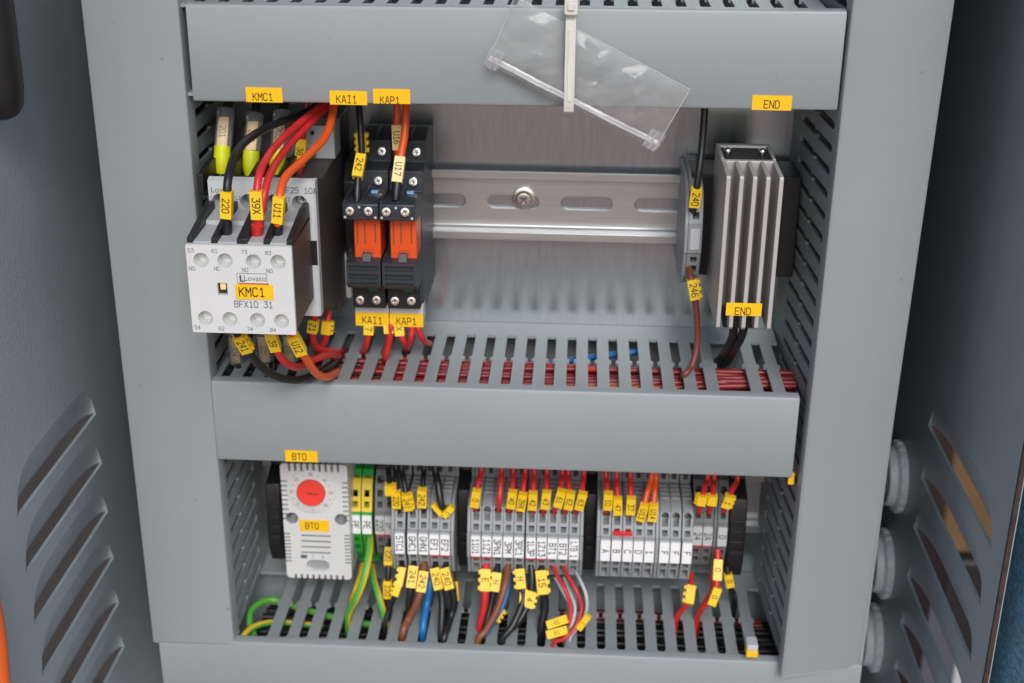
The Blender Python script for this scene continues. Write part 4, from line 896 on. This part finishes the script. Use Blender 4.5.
for i in range(2): lay('shaded red wire lying lengthwise at the back of the lowest duct', 'dredw', -20+i*8, 131, -24-3.6*i, -150-random.random()*3, 1.5, gl)
wire('green and yellow earth wire curling out at the left end of the lowest duct', ['gyg', 'gyy'], 1.7, [V((-70, -50, -147)), V((-95, -46, -145)), V((-118, -40, -143)), V((-130, -38, -141)), V((-137, -48, -140)), V((-136.5, -58, -142)), V((-133, -64, -146))], (), gl, stripe=2)
wire('yellow earth wire end poking out at the left corner of the lowest duct', ['gyy', 'gyg'], 1.7, [V((-100, -50, -148)), V((-122, -54, -144)), V((-132, -62, -141)), V((-136.5, -72, -141)), V((-137, -76, -148))], (), gl, stripe=0)
for xv, nm, side_ in ((-158, 'left', 1), (154, 'right', -1)):
    for i in range(9):
        ps = [V((xv+side_*(9-4*(i//5))+random.uniform(-1, 1), -24-10*(i % 5)+random.uniform(-3, 3), -120+j*40)) for j in range(11)]
        wire(f'black filler wire added upright inside the {nm} vertical duct, to darken its slots', 'blkw', 2.4, ps, (), f'filler wires added inside the {nm} vertical duct', k=2)  # unseen filler wires, added so the slots look dark inside
gu = 'wires lying inside the topmost duct'
for i in range(9): lay('black wire lying lengthwise inside the topmost duct', 'blkw', -130, 131, -72+6*i, 166-random.random()*5, 1.9, gu)
for i in range(3): lay('red wire lying at the front of the topmost duct', 'redw', -125+95*i, -60+95*i, -68-2*i, 170.5, 1.6, gu, 1.5)
lay('blue wire at the right end of the topmost duct', 'bluew', 105, 131, -62, 170, 1.8, gu, .5)

# ------------------------------------------------------------------ bag and cable tie on the top duct
def bagpt(s, t):        # s along the long side, t from the upper edge to the zip edge
    A, B_, C_, D_ = P(515, -4, y=-86.2), P(690, 89, y=-88), P(655, 148, y=-91), P(487, 63, y=-88)
    p = A*(1-s)*(1-t)+B_*s*(1-t)+C_*s*t+D_*(1-s)*t
    return p
bg = thing('plastic_bag', P(570, 75, y=-88), 'small clear zip bag strapped on the topmost duct cover, hanging askew', 'bag')
for face in (0, 1):
    q = MB(); N, M_ = 84, 40; vs = []
    for i in range(N+1):
        for j in range(M_+1):
            s, t = i/N, j/M_; e = min(1, 5*min(s, 1-s))*min(1, 5*min(t, 1-t))
            d = 1.3
            for fr_, am in ((4, 2.0), (9, .8), (21, .25)):
                d += am*(.45-abs(noise.noise(V((s*fr_*1.0+face*9, t*fr_*.45+s*fr_*.35, face*3.3)))*1.6))
            d = max(d, -.2)*e*(1 if face else .25)
            pin = math.exp(-((s-.37-.13*(t-.5))/.06)**2)   # pressed flat under the tie
            d *= 1-.85*pin
            vs.append(bagpt(s, t)+V((0, -.35-d-face*.3, .5*sin(5*s)*e)))
    fs = [(i*(M_+1)+j, i*(M_+1)+j+1, (i+1)*(M_+1)+j+1, (i+1)*(M_+1)+j) for i in range(N) for j in range(M_)]
    q.add(vs, fs).build('film', 'bag', bg)
q = MB()
N = 40; vs = []
for i in range(N+1):
    for j in range(4): vs.append(bagpt(i/N, .865+.03*j)+V((0, -1.9-(.5 if j in (1, 2) else 0)+.4*sin(i*.4), 0)))
q.add(vs, [(i*4+j, i*4+j+1, (i+1)*4+j+1, (i+1)*4+j) for i in range(N) for j in range(3)])
for off in (0, .05): q.tube([bagpt(i/30, .885+off)+V((0, -2.3+.5*sin(i*.5), 0)) for i in range(31)], .42, 8)
q.build('zip_strip', 'bagseam', bg)
for s0 in (-.012, .93):
    q = MB(); vs = []
    for i in range(6):
        for j in range(7):
            s, t = s0+.08*i/5, .74+(.30 if i in (1, 2, 3, 4) else .24)*j/6; vs.append(bagpt(s, t)+V((0, -2.0-.7*((i+j//2) % 2), 0)))
    q.add(vs, [(i*7+j, i*7+j+1, (i+1)*7+j+1, (i+1)*7+j) for i in range(5) for j in range(6)])
    for i in range(0, 6, 2): q.tube([bagpt(s0+.08*i/5, .76+.27*j/6)+V((0, -2.9, 0)) for j in range(7)], .2, 6, mi=1)
    o = q.build('crimped_corner', ['tube', 'bagseam'], bg)
q = MB(); q.tube([bagpt(0, .02+i/20*.95)+V((0, -.8, 0)) for i in range(21)], .22, 6); q.tube([bagpt(1, .02+i/20*.95)+V((0, -.8, 0)) for i in range(21)], .22, 6); q.tube([bagpt(i/20, 0)+V((0, -.8, 0)) for i in range(21)], .2, 6)
q.build('seam', 'bagseam', bg)
ti = thing('cable_tie', P(570, 60, y=-92), 'cream nylon cable tie strapped round the topmost duct over the clear bag', 'cable tie')
tx_ = P(570, 60, y=-91).x; q = MB()
tz = 176.8+tx_*.0; ztop = 179.6; zbt = P(568, 110, y=-91).z
path = [(-30, ztop-.5), (-60, ztop+.3), (-82, ztop), (-88, ztop-2), (-91.2, ztop-6), (-91.2, zbt+3), (-90.2, zbt), (-84, 134.2), (-60, 134), (-30, 135)]
pp = [V((tx_+.0, y, z)) for y, z in path]; o_ = [(y, z) for y, z in path]; i_ = []
for k, (y, z) in enumerate(path):
    a = path[max(k-1, 0)]; c = path[min(k+1, len(path)-1)]; dy, dz = c[0]-a[0], c[1]-a[1]; l_ = math.hypot(dy, dz); i_.append((y+1.1*(-dz/l_)*-1, z+1.1*(dy/l_)*-1))
q.prism(o_+i_[::-1], fyz, tx_-2.1, tx_+2.1); q.build('strap', 'tie', ti, bevel=.2)
q = MB(); q.box(tx_-.7, tx_+.7, -91.2, -92.9, zbt+4, ztop-9); q.build('rack', 'tie', ti)
hz = P(570, 7, y=-93).z; hd = MB().prism(rrect(5.4, 6.6, .9, 3, tx_, hz+.4), fxz, -89.5, -95.2).build('lock_head', 'tie', ti, bevel=.4)
MB().box(tx_-1.4, tx_+1.4, -95.2, -96.2, hz-1.0, hz+2).build('pawl_rim', 'tie', ti, bevel=.3)

# ------------------------------------------------------------------ things at the edges of the view
q = MB(); c0 = P(1046, 690, y=-215); ax_ = V((.0, .05, 1)).normalized(); vs = []; N, M_ = 28, 24
for i in range(N+1):
    for j in range(M_):
        f = i/N; a = 2*pi*j/M_; r = 38+5*f+1.6*sin(3*a+f*9)+1.1*sin(7*a-f*15)
        vs.append(V((266+r*cos(a)-6*f, -125+r*sin(a), -420+f*520)))
fs = [(i*M_+j, i*M_+(j+1) % M_, (i+1)*M_+(j+1) % M_, (i+1)*M_+j) for i in range(N) for j in range(M_)]+[tuple(range(M_))[::-1], tuple(range(N*M_, (N+1)*M_))]
tl = q.add(vs, fs).build('denim_garment', 'denim', base=(266, -125, -420)); tag(tl, 'blue denim cloth just past the front edge of the right cabinet wall', 'garment')
c = P(-11, 20, x=-198)
t = thing('door_latch', c, 'black latch grip at the upper left corner, standing off the left wall', 'latch')
q = MB(); q.lathe(c+V((0, 0, -38)), (0, 0, 1), [(0, 3), (1.5, 6), (5, 8.4), (12, 9.4), (40, 9.8), (70, 9.4), (78, 8), (82, 5)], 28); q.build('grip', 'dark', t)
MB().box(-207.9, c.x-4, c.y-7, c.y+7, c.z-14, c.z+22).build('latch_plate', 'dark', t, bevel=1)
ps = [P(u, v, x=-202) for u, v in ((-22, 560), (-12, 600), (-5, 640), (-1, 690), (0, 760))]
tag(MB().tube(spline(ps), 4.5, 14).build('orange_hose', 'hose', base=ps[0]), 'orange hose at the lower left corner, lying against the left wall', 'hose')
# pale board and brown board leaning outside, glimpsed through the right louvres
t = MB().box(-1000, -420, 60, 900, -1149, -180).build('housing', 'umber', base=(-700, 480, -1149), bevel=6)  # added stand-in block, keeps the left louvre openings dark
tag(t, 'dull brown grey block added outside to darken the view through the left louvres', 'housing')
t = MB().box(412, 760, 560, 900, -1149, -470).build('crate', 'dark', base=(580, 700, -1149), bevel=4)
tag(t, 'dark crate standing outside, glimpsed through the middle right louvres', 'crate')
t = MB().box(405, 700, 575, 860, -469.5, -300).build('carton', 'card', base=(550, 700, -469), bevel=3)
tag(t, 'brown carton outside, glimpsed through the topmost right louvre', 'carton')
t = MB().box(292, 302, 140, 214, -1149, -290).build('board', 'greymark', base=V((297, 178, -1149)), bevel=2)
tag(t, 'pale narrow board standing outside, glimpsed through the lower right louvres', 'board')
# ------------------------------------------------------------------ light
w = bpy.data.worlds.new('World'); sc.world = w; w.use_nodes = True
n = w.node_tree.nodes; L = w.node_tree.links; sky = n.new('ShaderNodeTexSky'); sky.sky_type = 'NISHITA'; sky.sun_disc = False
EL, AZ = radians(38), radians(170)        # azimuth: direction the light comes from, clockwise from +Y
sky.sun_elevation = EL; sky.sun_rotation = AZ; sky.air_density = 1.0; sky.dust_density = 1.5; sky.ozone_density = 1.0
L.new(sky.outputs[0], n['Background'].inputs[0]); n['Background'].inputs[1].default_value = .145
ld = bpy.data.lights.new('sun', 'SUN'); ld.energy = 1.75; ld.angle = radians(25); ld.color = (1, .985, .965)
lo = bpy.data.objects.new('sun', ld); col.objects.link(lo)
dv = V((sin(AZ)*cos(EL), cos(AZ)*cos(EL), sin(EL))); lo.rotation_euler = (-dv).to_track_quat('-Z', 'Y').to_euler(); lo.location = dv*3
sc.view_settings.view_transform = 'Standard'; sc.view_settings.look = 'None'; sc.view_settings.exposure = .06; sc.view_settings.gamma = 1
